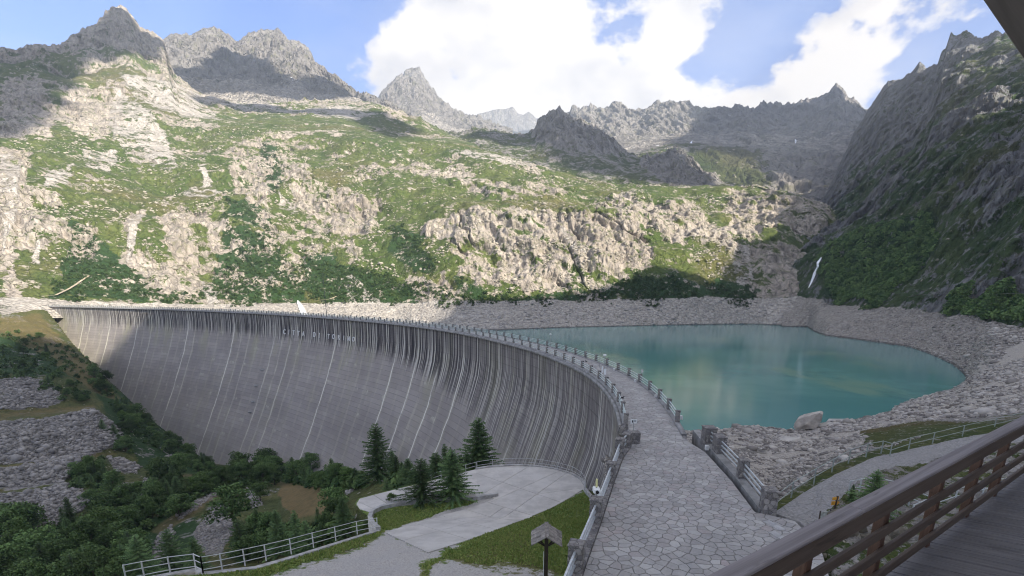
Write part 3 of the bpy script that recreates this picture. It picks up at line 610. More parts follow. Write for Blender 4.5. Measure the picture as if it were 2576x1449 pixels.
def dam():
    global STONE
    D = empty('arch_dam', (0, 0, 0)); tag(D, 'long curved grey concrete arch dam streaked with black runs under its crest', 'dam')
    ds = np.r_[0, .5, .52, np.linspace(1.5, 20, 24), np.linspace(22, 90, 46)]; n = len(DN); S = np.arange(n)*1.0
    V = []; UV = []
    for d in ds:
        P = face_pts(d); V.append(np.c_[P, np.full(n, -d)]); UV.append(np.c_[S, np.full(n, d)])
    V = np.array(V); UV = np.array(UV); i = np.arange(len(ds)-1)[:, None]; j = np.arange(n-1)[None, :]
    q = np.stack([i*n+j, (i+1)*n+j, (i+1)*n+j+1, i*n+j+1], -1).reshape(-1, 4)
    link('downstream_face', mesh_np('downstream_face', V.reshape(-1, 3), q, True, None, UV.reshape(-1, 2)), concrete_face_mat(), D)
    # crest slab and upstream wall
    conc = plain('crest_concrete', (.25, .245, .24), .9, .3, .8, .01)
    U2 = UPL+NRM*.0
    rows = [np.c_[DN, np.full(n, -.03)], np.c_[U2, np.full(n, -.03)], np.c_[U2, np.full(n, -30.)]]
    V = np.array(rows); i = np.arange(2)[:, None]; q = np.stack([i*n+j, (i+1)*n+j, (i+1)*n+j+1, i*n+j+1], -1).reshape(-1, 4)[:, ::-1]
    m, nt, b = new_mat('crest_paving_far'); g = NT(nt); co = g.coord()
    ed = g.vor(co, 1.5, 'DISTANCE_TO_EDGE'); cc = g.vor(co, 1.5, out='Color'); sp = g.n.new('ShaderNodeSeparateColor'); g.l.new(cc, sp.inputs[0])
    c = g.mix(sp.outputs[0], (.23, .22, .22), (.38, .36, .35)); c = g.mix(g.ramp(ed, .0, .07, 1, 0), c, (.13, .12, .11)); g.l.new(c, b.inputs['Base Color']); b.inputs['Roughness'].default_value = .8
    link('crest_slab', mesh_np('crest_slab', V.reshape(-1, 3), q), m, D)
    # kerbs and overhanging cornice
    def strip(name, off_in, off_out, z0, z1, line, nrm, mat, k0=0, k1=None):
        k1 = k1 or n; L = line[k0:k1:2]; N_ = nrm[k0:k1:2]; m_ = len(L)
        a = np.c_[L+N_*off_in, np.full(m_, z0)]; b_ = np.c_[L+N_*off_in, np.full(m_, z1)]; c_ = np.c_[L+N_*off_out, np.full(m_, z1)]; d_ = np.c_[L+N_*off_out, np.full(m_, z0)]
        V = np.array([a, b_, c_, d_]); i = np.arange(4)[:, None]; jj = np.arange(m_-1)[None, :]
        q = np.stack([i*m_+jj, ((i+1) % 4)*m_+jj, ((i+1) % 4)*m_+jj+1, i*m_+jj+1], -1).reshape(-1, 4)
        q = np.r_[q, [[0, m_, 2*m_, 3*m_], [m_-1, 4*m_-1, 3*m_-1, 2*m_-1]]]
        return link(name, mesh_np(name, V.reshape(-1, 3), q), mat, D)
    strip('kerb', -.12, .32, -.35, .14, DN, NRM, conc, 3); strip('kerb', -.32, .12, -.35, .14, UPL, NRM, conc, 4)
    strip('cornice', -.45, -.125, -.62, -.12, DN, NRM, conc, 3)
    return D
masonry = None
def masonry_mat():
    m, nt, b = new_mat('rough_masonry'); g = NT(nt); co = g.coord()
    w = g.noise(co, 3, 3, .6, out='Color'); mx = g.mix(.12, co, w)
    ed = g.vor(mx, 4.5, 'DISTANCE_TO_EDGE'); cc = g.vor(mx, 4.5, out='Color'); sp = g.n.new('ShaderNodeSeparateColor'); g.l.new(cc, sp.inputs[0])
    c = g.mix(sp.outputs[0], (.14, .13, .13), (.30, .28, .26)); c = g.mix(g.ramp(g.noise(co, 6, 5, .7), .5, .7, 0, .5), c, (.13, .13, .09)); c = g.mix(g.ramp(ed, 0, .06, .8, 0), c, (.06, .055, .05))
    g.l.new(c, b.inputs['Base Color']); b.inputs['Roughness'].default_value = .9
    g.l.new(g.bump(g.math('ADD', g.ramp(ed, 0, .12), g.math('MULTIPLY', g.noise(co, 14, 5, .7), .5)), .8, .04), b.inputs['Normal']); return m
def pillar_mesh(name, w, d, h, cap=True, seed=0):
    mb = MB(); mb.box((0, 0, h/2-.1), (w, d, h+.2)); me = mb.mesh(name)
    bm = bmesh.new(); bm.from_mesh(me); bmesh.ops.subdivide_edges(bm, edges=bm.edges[:], cuts=3, use_grid_fill=True); rr = random.Random(seed)
    for v in bm.verts:
        v.co += Vector((rr.uniform(-1, 1), rr.uniform(-1, 1), rr.uniform(-.5, .5)))*.022
    bm.to_mesh(me); bm.free()
    if cap:
        mb2 = MB(); mb2.box((0, 0, h+.05), (w+.08, d+.08, .1)); me2 = mb2.mesh('c'); bevel(me2, .025)
        bm = bmesh.new(); bm.from_mesh(me); bm.from_mesh(me2); bm.to_mesh(me); bm.free()
    return me
def shadow_free(): pass
def crest_rails():
    metal = plain('galvanised_rail', (.48, .51, .52), .45, .15, 5.0, 0, .35)
    met2 = plain('grey_green_rail', (.50, .57, .56), .5, .2, 3.0, 0, .3)
    pm = pillar_mesh('pillar', .38, .38, 1.05, True, 4)
    for side in (0, 1):
        line, nr = (DN, NRM) if side == 0 else (UPL, -NRM)
        off = .10
        T = empty('crest_railing', (0, 0, 0)); tag(T, 'stone pillars with three pale rails along the downstream edge of the dam crest' if side == 0 else 'stone pillars with three pale rails along the lake edge of the dam crest', 'railing')
        idx = list(range(6 if side == 0 else 8, len(DN)-3, 5)); prev = None; rails = [MB(), MB(), MB()]
        for k, i in enumerate(idx):
            p = line[i]+nr[i]*off; a = math.atan2(_t[i][1], _t[i][0])
            o = link('pillar', pm, masonry, T, (p[0], p[1], .1), (0, 0, a))
            if prev is not None:
                # rails in front of sight only near; far bays are three thin bars too
                for r_, z in zip(rails, (.42, .72, 1.02)):
                    r_.beam((prev[0], prev[1], z), (p[0], p[1], z), .08, .08)
            prev = p
        for r_ in rails: r_.build('rail', met2, T)
    return metal, met2

# ------------------------------------------------------------------ plaza at the dam's end, with crazy paving
RAILR = [(16.4, 42.4), (15.6, 36.6), (15.0, 30.8), (14.2, 25.6)]
PLAZA_L = [(9.9, 41.5), (9.2, 37.2), (8.2, 35.0), (6.6, 30.2), (4.8, 24.5), (3.3, 20.0), (1.2, 13.0), (0.5, 9.0)]
PLAZA_R = [(15.2, 40.5), (14.8, 36.5), (14.3, 30.6), (13.6, 25.8), (15.2, 24.6), (15.0, 22.0), (13.2, 18.0), (12.0, 9.0)]
def clip(poly, n, c):
    out = []; m = len(poly)
    for i in range(m):
        a, b = poly[i], poly[(i+1) % m]; da = a[0]*n[0]+a[1]*n[1]-c; db = b[0]*n[0]+b[1]*n[1]-c
        if da <= 0: out.append(a)
        if (da < 0 < db) or (db < 0 < da):
            t = da/(da-db); out.append((a[0]+(b[0]-a[0])*t, a[1]+(b[1]-a[1])*t))
    return out
def paving():
    rg = np.random.default_rng(11); rnd = random.Random(5)
    k1 = 125; crest = [tuple(p) for p in (DN+NRM*.34)[2:k1]]; crest_u = [tuple(p) for p in (UPL-NRM*.34)[3:k1]]
    reg = PLAZA_L[::-1]+crest+crest_u[::-1]+PLAZA_R
    # left chain goes away from the viewpoint, right chain comes back
    reg = PLAZA_L[::-1]+crest[1:]+crest_u[::-1]+PLAZA_R[1:]
    RG = np.array(reg); seeds = []
    def fill(x0, x1, y0, y1, sx, sy):
        yy = y0; r = 0
        while yy < y1:
            for xx in np.arange(x0+(r % 2)*sx/2, x1, sx): seeds.append((xx+rg.uniform(-.42, .42)*sx, yy+rg.uniform(-.42, .42)*sy))
            yy += sy; r += 1
    fill(-1, 19, 11, 41, .58, .41); fill(5, 19, 41, 85, .58, .50); fill(-14, 18, 85, 150, .9, .95)
    S = np.array(seeds); sd = poly_sd(S[:, 0], S[:, 1], RG); S = S[sd < -.05]
    segs = [(RG[i], RG[(i+1) % len(RG)]) for i in range(len(RG))]
    A = np.array([a for a, b in segs]); B = np.array([b for a, b in segs]); E = B-A; EL = (E**2).sum(1)
    cells = []
    for i, p in enumerate(S):
        dd = ((S-p)**2).sum(1); nb = np.argsort(dd)[1:16]; c = [(p[0]-1.2, p[1]-1.2), (p[0]+1.2, p[1]-1.2), (p[0]+1.2, p[1]+1.2), (p[0]-1.2, p[1]+1.2)]
        for j in nb:
            q = S[j]; n = (q-p); L = math.hypot(*n)
            if L < 1e-6: continue
            n = n/L; m = (p+q)/2; c = clip(c, n, float(m@n)-.018)
            if len(c) < 3: break
        # the borders of the paving
        t = np.clip(((p-A)*E).sum(1)/EL, 0, 1); C = A+E*t[:, None]; d = np.hypot(*(C-p).T)
        for j in np.argsort(d)[:3]:
            if d[j] > 1.4: break
            n = C[j]-p; L = math.hypot(*n); n = n/(L+1e-9); c = clip(c, n, float(C[j]@n)-.01)
            if len(c) < 3: break
        if len(c) >= 3: cells.append((p, c))
    cells.sort(key=lambda k: k[0][0]**2+k[0][1]**2)
    m, nt, b = new_mat('paving_stone'); g = NT(nt); co = g.coord(); tn = g.attr('tint'); wr = g.attr('warm')
    col = g.mix(tn, (.250, .238, .226), (.39, .375, .355)); col = g.mix(g.math('MULTIPLY', wr, .45), col, (.34, .275, .26))
    col = g.mix(g.ramp(g.noise(co, 5, 7, .7), .45, .7, 0, .35), col, (.46, .45, .44)); col = g.mix(g.ramp(g.noise(co, .35, 5, .6), .45, .65, 0, .35), col, (.19, .185, .18))
    g.l.new(col, b.inputs['Base Color']); b.inputs['Roughness'].default_value = .72
    g.l.new(g.bump(g.noise(co, 7, 6, .7), .7, .02), b.inputs['Normal'])
    pav = MB(); mortar = plain('mortar', (.185, .172, .158), .95, .35, 2.0, .01)
    # bed of the plaza
    base = bpy.data.meshes.new('pavement'); bm = bmesh.new(); vs = [bm.verts.new((x, y, -.012)) for x, y in reg]; f = bm.faces.new(vs); bmesh.ops.triangulate(bm, faces=[f])
    bm.normal_update()
    for fc in bm.faces:
        if fc.normal.z < 0: fc.normal_flip()
    bm.to_mesh(base); bm.free(); PV = link('pavement', base, mortar); tag(PV, kind='structure')
    def stone(c, p):
        rp = [(p[0]+(x-p[0])*1.0, p[1]+(y-p[1])*1.0) for x, y in c]; z = rnd.uniform(.016, .030); k = len(rp); ti = (rnd.uniform(-.004, .004), rnd.uniform(-.004, .004))
        ins = [(p[0]+(x-p[0])*.965, p[1]+(y-p[1])*.965) for x, y in rp]
        V = [(x, y, -.01) for x, y in rp]+[(x, y, z-.010) for x, y in rp]+[(x, y, z+ti[0]*(x-p[0])+ti[1]*(y-p[1])) for x, y in ins]
        Fs = [(i, (i+1) % k, k+(i+1) % k, k+i) for i in range(k)]+[(k+i, k+(i+1) % k, 2*k+(i+1) % k, 2*k+i) for i in range(k)]+[tuple(range(2*k, 3*k))]
        return V, Fs
    rest = MB(); rt = []; rw = []; cnt = 0
    for idx, (p, c) in enumerate(cells):
        V, Fs = stone(c, p); tint = min(1, max(0, rnd.gauss(.42, .24))); warm = max(0, rnd.gauss(-.1, .45)) if p[1] > 24 or rnd.random() < .5 else 0
        if rnd.random() < .06: tint = 1.0
        vis = to_px(np.array([[p[0], p[1], 0]])); px, py = vis[0][0], vis[1][0]; inview = py < 1470 and px > 1380 and not (py > 1449-(px-1745)*.5+10 and px > 1745)
        if cnt < 298 and inview:
            me = bpy.data.meshes.new('paving_stone'); me.from_pydata(V, [], Fs)
            for nm, val in (('tint', tint), ('warm', warm)):
                a = me.attributes.new(nm, 'FLOAT', 'POINT'); a.data.foreach_set('value', [val]*len(V))
            link('paving_stone', me, m, PV); cnt += 1
        else:
            rest.add(V, Fs); rt += [tint]*len(V); rw += [warm]*len(V)
    me = rest.mesh('paving_stones')
    for nm, val in (('tint', rt), ('warm', rw)):
        a = me.attributes.new(nm, 'FLOAT', 'POINT'); a.data.foreach_set('value', val)
    o = link('paving_stones', me, m, PV); o['kind'] = 'stuff'
    return PV
def rail_run(name, label, pts, zs, mat, pillar=None, psize=(.5, .5, 1.15), z0=0.0, thick=.07, parent_loc=(0, 0, 0), every=None):
    T = empty(name, parent_loc); tag(T, label, 'railing')
    if pillar is not None:
        for k, p in enumerate(pts):
            sz = psize[k] if isinstance(psize, list) else psize
            if sz is None: continue
            a = math.atan2(pts[min(k+1, len(pts)-1)][1]-pts[max(0, k-1)][1], pts[min(k+1, len(pts)-1)][0]-pts[max(0, k-1)][0])
            link('pillar', pillar_mesh('pillar', *sz, True, k), masonry, T, (p[0], p[1], p[2] if len(p) > 2 else z0), (0, 0, a))
    for z in zs:
        mb = MB()
        for p, q in zip(pts[:-1], pts[1:]):
            mb.beam((p[0], p[1], (p[2] if len(p) > 2 else z0)+z), (q[0], q[1], (q[2] if len(q) > 2 else z0)+z), thick, thick)
        mb.build('rail', mat, T)
    return T
def plaza():
    paving()
    conc = plain('kerb_stone', (.24, .235, .225), .9, .3, 1.2, .01)
    # left edge: kerb and wall going down to the lawn
    def wall(name, label, line, w, ztop, zbot, mat, cat='wall'):
        mb = MB(); L = [Vector((x, y, 0)) for x, y in line]; V = []
        for i, p in enumerate(L):
            d = (L[min(i+1, len(L)-1)]-L[max(0, i-1)]).normalized(); nn = Vector((d.y, -d.x, 0))
            for s_, z in ((-.5, zbot), (-.5, ztop), (.5, ztop), (.5, zbot)): V.append(p+nn*w*s_+Vector((0, 0, z)))
        Fs = []
        for i in range(len(L)-1):
            for k in range(4): Fs.append((i*4+k, i*4+(k+1) % 4, (i+1)*4+(k+1) % 4, (i+1)*4+k))
        Fs += [(3, 2, 1, 0), tuple(len(V)-4+k for k in range(4))]; mb.add(V, Fs); o = mb.build(name, mat); tag(o, label, cat); return o
    off = [(x-.35, y+.05) for x, y in PLAZA_L[1:]]
    wall('retaining_wall', 'rough masonry wall that holds up the stone paved terrace above the lawn', off, .66, .12, -13, masonry)
    rp = [(9.35, 37.6), (8.25, 35.2), (6.65, 30.2), (4.75, 24.4), (3.1, 19.6), (1.3, 14.2)]; rp = [(x-.30, y) for x, y in rp]
    rail_run('terrace_railing', 'three grey rails between squat stone pillars along the lawn side of the paved terrace', rp, (.40, .72, 1.02), METAL, True,
             [(.95, .6, 1.05), (.62, .62, 1.3), (.55, .5, 1.2), (.62, .6, 1.25), (.62, .6, 1.25), (.6, .6, 1.2)], .1, .095)
    rr = [(16.35, 38.0), (16.1, 35.6), (15.35, 30.6), (14.75, 25.9)]; rr = [(x-.9+.0, y) for x, y in rr]
    rr = [(15.9, 38.8), (15.75, 36.3), (15.15, 30.9), (14.35, 25.9)]
    wall('edge_kerb', 'low concrete kerb under the railing on the lake side of the paved terrace', [(x-.15, y) for x, y in [(16.4, 42.5), *rr]], .55, .10, -2.2, conc, 'kerb')
    rail_run('lakeside_railing', 'three grey rails between stout stone pillars on the lake side of the paved terrace', rr, (.40, .72, 1.02), METAL, True, [(1.0, .9, 1.25), (1.1, .7, 1.25), (.6, .6, 1.2), (.75, .7, 1.2)], .05, .075)
    # end blocks of the dam's own railing on the lawn side
    me = pillar_mesh('stone_block', .75, .8, .95, False, 9); o = link('stone_gatepost', me, masonry); o.location = (9.95, 38.9, 0); tag(o, 'squat masonry block at the lawn side end of the dam crest', 'stone block')
    mb = MB(); mb.rock((0, 0, .6), (.5, .45, .75), 3); o = mb.build('standing_stone', masonry); o.location = (9.35, 40.6, 0); tag(o, 'rounded boulder set on the wall where the crest railing ends', 'boulder')
    # white marker stones along the lake side kerb
    wm = plain('white_marker', (.62, .62, .60), .7, .1)
    for k, (x, y) in enumerate([(1778, 1131), (1713, 1054), (1650, 1000), (1598, 961), (1545, 932)]):
        p = onz(x, y, 0); mb = MB(); mb.box((0, 0, .15), (.28, .28, .36)); me = mb.mesh('marker_block'); bevel(me, .03); o = link('marker_block', me, wm); o.location = p
        tag(o, ['white painted block at the foot of the big stone pillar', 'white painted block second from the terrace along the lake side kerb', 'white painted block third from the terrace along the lake side kerb', 'small white block fourth from the terrace along the lake side kerb', 'tiny white block farthest along the lake side kerb of the crest'][k], 'marker block', 'white marker blocks along the crest kerb')
masonry = masonry_mat()
DAM = dam()
METAL, METAL2 = crest_rails()
plaza()
shade_ridge()

# ------------------------------------------------------------------ valley on the left, below the dam
EDGE = [(104,764),(140,810),(178,860),(215,900),(275,960),(335,1015),(392,1066),(450,1110),(500,1146),(545,1168),(700,1184),(900,1205),(1100,1225),(1500,1250),(1700,1100),(1500,800),(700,700)]
VN = terrain_mat('valley_ground', grass=((.075,.09,.032),(.115,.12,.042),(.14,.12,.05)), unit=.28, bump=.35, rock=((.23,.215,.205),(.12,.115,.11),(.30,.28,.27)))
def add_dry(mat):
    nt = mat.node_tree; b = [n for n in nt.nodes if n.type == 'BSDF_PRINCIPLED'][0]; g = NT(nt); co = g.coord(); src = b.inputs['Base Color'].links[0].from_socket
    f = g.attr('dry'); c = g.mix(g.ramp(g.noise(co, .8, 5, .7), .4, .65), (.20, .14, .065), (.13, .11, .05)); o = g.mix(f, src, c); nt.links.new(o, b.inputs['Base Color'])
add_dry(VN)
RUB = [[(-60,1062),(100,1056),(235,1030),(250,1035),(300,1080),(312,1100),(290,1120),(225,1150),(60,1168),(-60,1175)],[(-60,1188),(60,1172),(200,1152),(205,1175),(160,1212),(60,1224),(-60,1230)],[(-60,1245),(90,1238),(165,1216),(205,1235),(232,1262),(200,1290),(150,1330),(-60,1345)],
  [(-60,965),(60,950),(120,960),(160,1005),(120,1022),(-60,1040)],[(488,1345),(520,1300),(558,1262),(580,1300),(592,1330),(560,1390),(520,1400)],[(385,1380),(400,1345),(430,1325),(440,1350),(410,1420),(390,1410)],[(270,1150),(320,1160),(355,1175),(340,1195),(290,1185)],[(365,1205),(400,1220),(395,1260),(350,1250)],[(410,1150),(470,1140),(480,1165),(420,1165)],
  [(440,1290),(520,1245),(560,1225),(562,1235),(500,1275),(450,1305)],[(620,1228),(650,1240),(660,1270),(630,1280)],[(870,1212),(890,1205),(890,1235),(872,1245)],[(30,1000),(60,980),(90,1020)]]
def valley():
    rows = [
     [(-260,1560,95),(0,1540,85),(200,1520,75),(520,1520,60),(700,1470,58),(960,1400,56),(1100,1330,56),(1540,1320,52)],
     [(-260,1345,168),(0,1340,160),(160,1335,150),(300,1340,135),(500,1340,112),(700,1315,95),(850,1278,75),(900,1270,66),(1000,1256,62),(1250,1250,60),(1540,1250,58)],
     [(-260,1248,178),(0,1243,172),(165,1216,172),(300,1250,160),(500,1285,130),(700,1290,108),(850,1262,80),(1000,1240,66),(1250,1240,63),(1540,1240,62)],
     [(-260,1232,194),(0,1227,188),(165,1210,188),(300,1225,180),(500,1250,150),(700,1265,122),(850,1250,86),(1000,1232,69),(1250,1232,66),(1540,1232,66)],
     [(-260,1188,200),(0,1184,194),(205,1152,198),(300,1180,200),(500,1210,180),(700,1228,150),(850,1232,92),(1000,1222,72),(1250,1225,70),(1540,1225,72)],
     [(-260,1176,216),(0,1172,208),(205,1146,212),(320,1150,215),(500,1185,215),(700,1215,175),(850,1215,96),(1000,1212,76),(1250,1220,74),(1540,1221,80)],
     [(-260,1066,238),(0,1062,230),(235,1031,238),(320,1090,235),(420,1130,235),(545,1178,240),(700,1205,220),(850,1209,110),(1000,1208,90),(1250,1217,86),(1540,1218,90)],
     [(-260,1046,256),(0,1043,250),(235,1022,262),(320,1040,270),(420,1095,262),(545,1172,262),(700,1196,250),(900,1206,150),(1250,1215,120),(1540,1216,120)],
     [(-260,950,300),(0,950,292),(150,930,310),(300,960,330),(420,1060,320),(545,1150,300),(900,1190,280),(1540,1200,200)],
     [(-260,880,370),(0,880,380),(120,880,400),(215,885,420),(300,930,420),(545,1110,380),(900,1150,330),(1540,1180,250)],
     [(-260,800,430),(0,795,470),(60,782,492),(107,778,512),(160,800,520),(300,850,520),(545,1050,450),(900,1100,400),(1540,1150,300)]]
    s = Sheet(rows, [20, 30, 12, 22, 8, 34, 12, 30, 40, 46], azt(-250, 1300)[0], azt(1535, 1300)[0], 720, back=None)
    # lean against the dam where it meets the hillside
    az_t = np.linspace(s.az[0], s.az[-1], 80); tt = np.linspace(-.5, -.02, 60); tab = np.array([[dam_r(a, t) for t in tt] for a in az_t])
    tn = (s.z-H)/s.r; fi = np.clip((np.repeat(s.az[None, :], len(s.r), 0)-az_t[0])/(az_t[1]-az_t[0]), 0, 78.99); fj = np.clip((tn-tt[0])/(tt[1]-tt[0]), 0, 58.99)
    i0 = fi.astype(int); j0 = fj.astype(int); di = fi-i0; dj = fj-j0
    dr = tab[i0, j0]*(1-di)*(1-dj)+tab[i0+1, j0]*di*(1-dj)+tab[i0, j0+1]*(1-di)*dj+tab[i0+1, j0+1]*di*dj
    sd = poly_sd(s.px, s.py, EDGE); rn = s.r.copy()
    close = (s.px < 1120) & (s.py < 1230)
    rn = np.where((sd < 0) & close, np.maximum(s.r, dr+1+np.clip(-sd, 0, 60)*.4), rn)
    rn = np.where((sd >= 0) & (s.px > 60) & close, np.minimum(s.r, dr-.4-sd*.18), rn)
    s.z = H+tn*rn; s.r = rn; A = s.az[None, :]; s.V = np.stack([s.r*np.sin(A), s.r*np.cos(A), s.z], -1)
    X, Y, Z = s.V[..., 0], s.V[..., 1], s.V[..., 2]; nz = fbm(X/14, Y/14, Z/14, 5, .55)
    rk = polymask(s.px, s.py, RUB, 4, nz, 7); rk = np.clip(rk+.45*sst(.25, .5, fbm(X/20, Y/20, Z/20, 5)), 0, 1)
    bu = np.clip(polymask(s.px, s.py, [[(230,920),(330,1010),(450,1110),(560,1180),(480,1250),(360,1180),(240,1000)],[(-60,1300),(500,1300),(480,1500),(-60,1500)],[(-60,830),(160,870),(200,960),(-60,930)]], 15, nz, 12), 0, 1)
    dry = np.maximum(polymask(s.px, s.py, [[(712,1218),(760,1220),(832,1236),(838,1262),(810,1300),(740,1302),(710,1270),(700,1235)]], 3, nz, 6), .55*polymask(s.px, s.py, [[(380,1335),(470,1270),(560,1225),(545,1245),(470,1310),(440,1330),(400,1350)],[(440,1190),(530,1195),(500,1220),(450,1240)],[(0,800),(100,790),(200,900),(300,1000),(260,1000),(120,900),(0,840)],[(0,1040),(240,1018),(240,1034),(0,1052)],[(0,1170),(250,1140),(330,1138),(200,1155),(0,1182)]], 4, nz, 8))
    far_ = np.clip(s.r/300, .15, 1); dist = np.clip(np.abs(sd)/25, 0, 1)
    d = (nz*1.6+ridged(X/16, Y/16, Z/30, 4)*1.8*(.3+rk)-.6)*far_*dist*np.where(s.px > 700, .3, 1)
    s.displace(d*.6, -d*.6)
    s.build('valley_side', VN, {'rock': rk, 'pale': rk*0, 'bush': bu, 'dry': dry}); return s
VAL = valley()

# ------------------------------------------------------------------ lower terrace: lawn, concrete road, turning place
def GZ(Y): return -11.0 + np.clip((48-Y)*.29, 0, 9.0)
def gp(x, y, dz=0.0):
    d = ray(x, y); t = 5.0
    for _ in range(400):
        z = H+d[2]*t
        if z <= GZ(d[1]*t)+dz: break
        t += .25
    for _ in range(30):
        t -= (H+d[2]*t-GZ(d[1]*t)-dz)/(d[2]+1e-9)*.5*(1)
    return (d[0]*t, d[1]*t, float(GZ(d[1]*t))+dz)
WALLPX = [(512,1446),(644,1431),(750,1400),(850,1368),(952,1336)]
WALL2 = [(952,1336),(938,1322),(931,1308),(936,1292),(960,1280),(1000,1272),(1060,1265),(1140,1260),(1200,1257),(1252,1248)]
RIM = [(1197,1181),(1230,1176),(1290,1172),(1350,1174),(1400,1182),(1440,1194),(1462,1208),(1471,1222),(1472,1237)]
RIMEND = [(1472,1237),(1482,1250),(1493,1262)]
def lower_terrace():
    grs = terrain_mat('lawn', grass=((.13,.195,.05),(.17,.235,.06),(.22,.20,.08)), unit=.06, bump=.25)
    nt = grs.node_tree; b = [n for n in nt.nodes if n.type == 'BSDF_PRINCIPLED'][0]; g = NT(nt); co = g.coord(); src = b.inputs['Base Color'].links[0].from_socket
    gv = g.attr('gravel'); rag = g.math('MULTIPLY_ADD', g.noise(co, 1.6, 9, .78), 3.0, -1.5); f = g.ramp(g.math('ADD', gv, rag), .38, .62)
    gc = g.mix(g.vor(co, 9), (.56, .53, .49), (.30, .28, .26)); gc = g.mix(g.ramp(g.noise(co, .5, 5, .6), .4, .65, 0, .5), gc, (.40, .385, .37)); c = g.mix(f, src, gc)
    br = g.attr('dry'); fb = g.ramp(g.math('ADD', br, g.math('MULTIPLY', rag, .8)), .4, .6, 0, .55); c = g.mix(g.math('MULTIPLY', fb, g.math('SUBTRACT', 1.0, f)), c, (.135, .095, .045)); nt.links.new(c, b.inputs['Base Color'])
    # region: fence line, wall, ramp edge, rim, terrace wall
    far_ = [gp(x, y) for x, y in WALLPX]+[gp(x, y) for x, y in [(931,1300),(897,1268),(905,1254),(950,1242),(1080,1210),(1197,1181)]]+[gp(x, y) for x, y in RIM+RIMEND]
    reg = [(p[0], p[1]) for p in far_]+[(8.0, 36), (6.4, 30.2), (4.4, 24.4), (2.9, 19.5), (0, 9), (-10, 8), (-30, 12), (-36, 24)]
    xs = np.arange(-38, 12, .22); ys = np.arange(7, 76, .22); X, Y = np.meshgrid(xs, ys); sd = poly_sd(X, Y, reg)
    Z = GZ(Y)-.02+fbm(X/4, Y/4)*.05; V = np.stack([X, Y, Z], -1); px, py = to_px(V); nz = fbm(X/2.5, Y/2.5, 0, 5)
    gr = polymask(px, py, [[(971,1339),(1077,1389),(1150,1375),(1060,1420),(1050,1500),(1400,1500),(1395,1460),(1290,1442),(1180,1420),(1100,1412),(1060,1470),(640,1475),(700,1445),(850,1400),(900,1378)]], 16, nz, 9)
    gr = np.maximum(gr, polymask(px, py, [[(960,1340),(1290,1230),(1480,1235),(1300,1300),(1090,1395)]], 4, nz, 5))
    gr = np.maximum(gr, .62*polymask(px, py, [[(1180,1440),(1250,1415),(1360,1430),(1420,1449),(1400,1500),(1150,1500)]], 10, nz, 10))
    dr = polymask(px, py, [[(1150,1400),(1290,1340),(1330,1330),(1340,1400),(1440,1449),(1200,1449),(1130,1430)],[(700,1449),(800,1415),(960,1345),(972,1352),(860,1400),(780,1440)]], 12, nz, 12)
    nr, nc = X.shape; i = np.arange(nr-1)[:, None]; j = np.arange(nc-1)[None, :]; q = np.stack([i*nc+j, i*nc+j+1, (i+1)*nc+j+1, (i+1)*nc+j], -1).reshape(-1, 4); s_ = sd.ravel()
    q = q[(s_[q] < .3).all(1)]
    me = mesh_np('lawn', V.reshape(-1, 3), q, True, {'rock': X*0, 'pale': X*0, 'bush': X*0, 'gravel': gr, 'dry': dr}); tag(link('lawn', me, grs), kind='structure')
    hard = np.minimum(poly_sd(px, py, [(1197,1181),(1230,1176),(1290,1172),(1350,1174),(1400,1182),(1440,1194),(1462,1208),(1471,1236),(1430,1255),(1388,1278),(1340,1298),(1288,1318),(1164,1364),(1077,1391),(971,1341),(1111,1297),(1225,1264),(1243,1256),(1204,1252)]), poly_sd(px, py, [(1200,1176),(1255,1246),(1236,1252),(1140,1262),(1060,1268),(1000,1275),(960,1283),(936,1295),(925,1310),(935,1325),(890,1285),(893,1262),(905,1250),(950,1238),(1080,1205)]))
    rgt = np.random.default_rng(12); ok = np.argwhere((sd[:-1, :-1] < -.2) & (gr[:-1, :-1] < .35) & (py[:-1, :-1] < 1470) & (hard[:-1, :-1] > 2)); sel = ok[rgt.integers(0, len(ok), 16000)]; bx = X[sel[:, 0], sel[:, 1]]+rgt.uniform(0, .22, 16000); by = Y[sel[:, 0], sel[:, 1]]+rgt.uniform(0, .22, 16000); bz = GZ(by)+.0
    P0 = np.stack([bx, by, bz], -1); tv = []; hh = rgt.uniform(.06, .20, 16000)
    for k in range(3):
        an = rgt.uniform(0, 6.28, 16000); sp_ = rgt.uniform(.03, .07, 16000); le = rgt.normal(0, .06, (16000, 2)); dxy = np.stack([np.cos(an)*sp_, np.sin(an)*sp_, 0*an], -1)
        tv.append(np.stack([P0-dxy, P0+dxy, P0+np.stack([le[:, 0], le[:, 1], hh], -1)], 1))
    tv = np.concatenate(tv).reshape(-1, 3); tt_ = np.repeat(np.tile(rgt.uniform(0, 1, 16000), 3), 3)
    tag(link('grass', mesh_np('grass', tv, np.arange(len(tv)).reshape(-1, 3), False, {'tint': tt_}), leaf_mat('grass_blades', (.14, .215, .05), (.27, .29, .095))), kind='stuff')
    # concrete slabs
    m, nt, b = new_mat('road_concrete'); g = NT(nt); co = g.coord(); c = g.mix(g.ramp(g.noise(co, .5, 7, .65), .35, .65), (.42, .395, .365), (.56, .53, .49)); c = g.mix(g.ramp(g.noise(co, 7, 5, .7), .55, .75, 0, .4), c, (.32, .31, .30)); c = g.mix(g.math('MULTIPLY', g.obrand(), .3), c, (.38, .37, .35))
    c = g.mix(g.ramp(g.vor(co, .35, 'DISTANCE_TO_EDGE'), 0, .006, .0, 0), c, (.12, .12, .11)); g.l.new(c, b.inputs['Base Color']); b.inputs['Roughness'].default_value = .85; g.l.new(g.bump(g.noise(co, 12, 5, .7), .5, .02), b.inputs['Normal'])
    def pl(px): return [gp(x, y)[:2] for x, y in px]
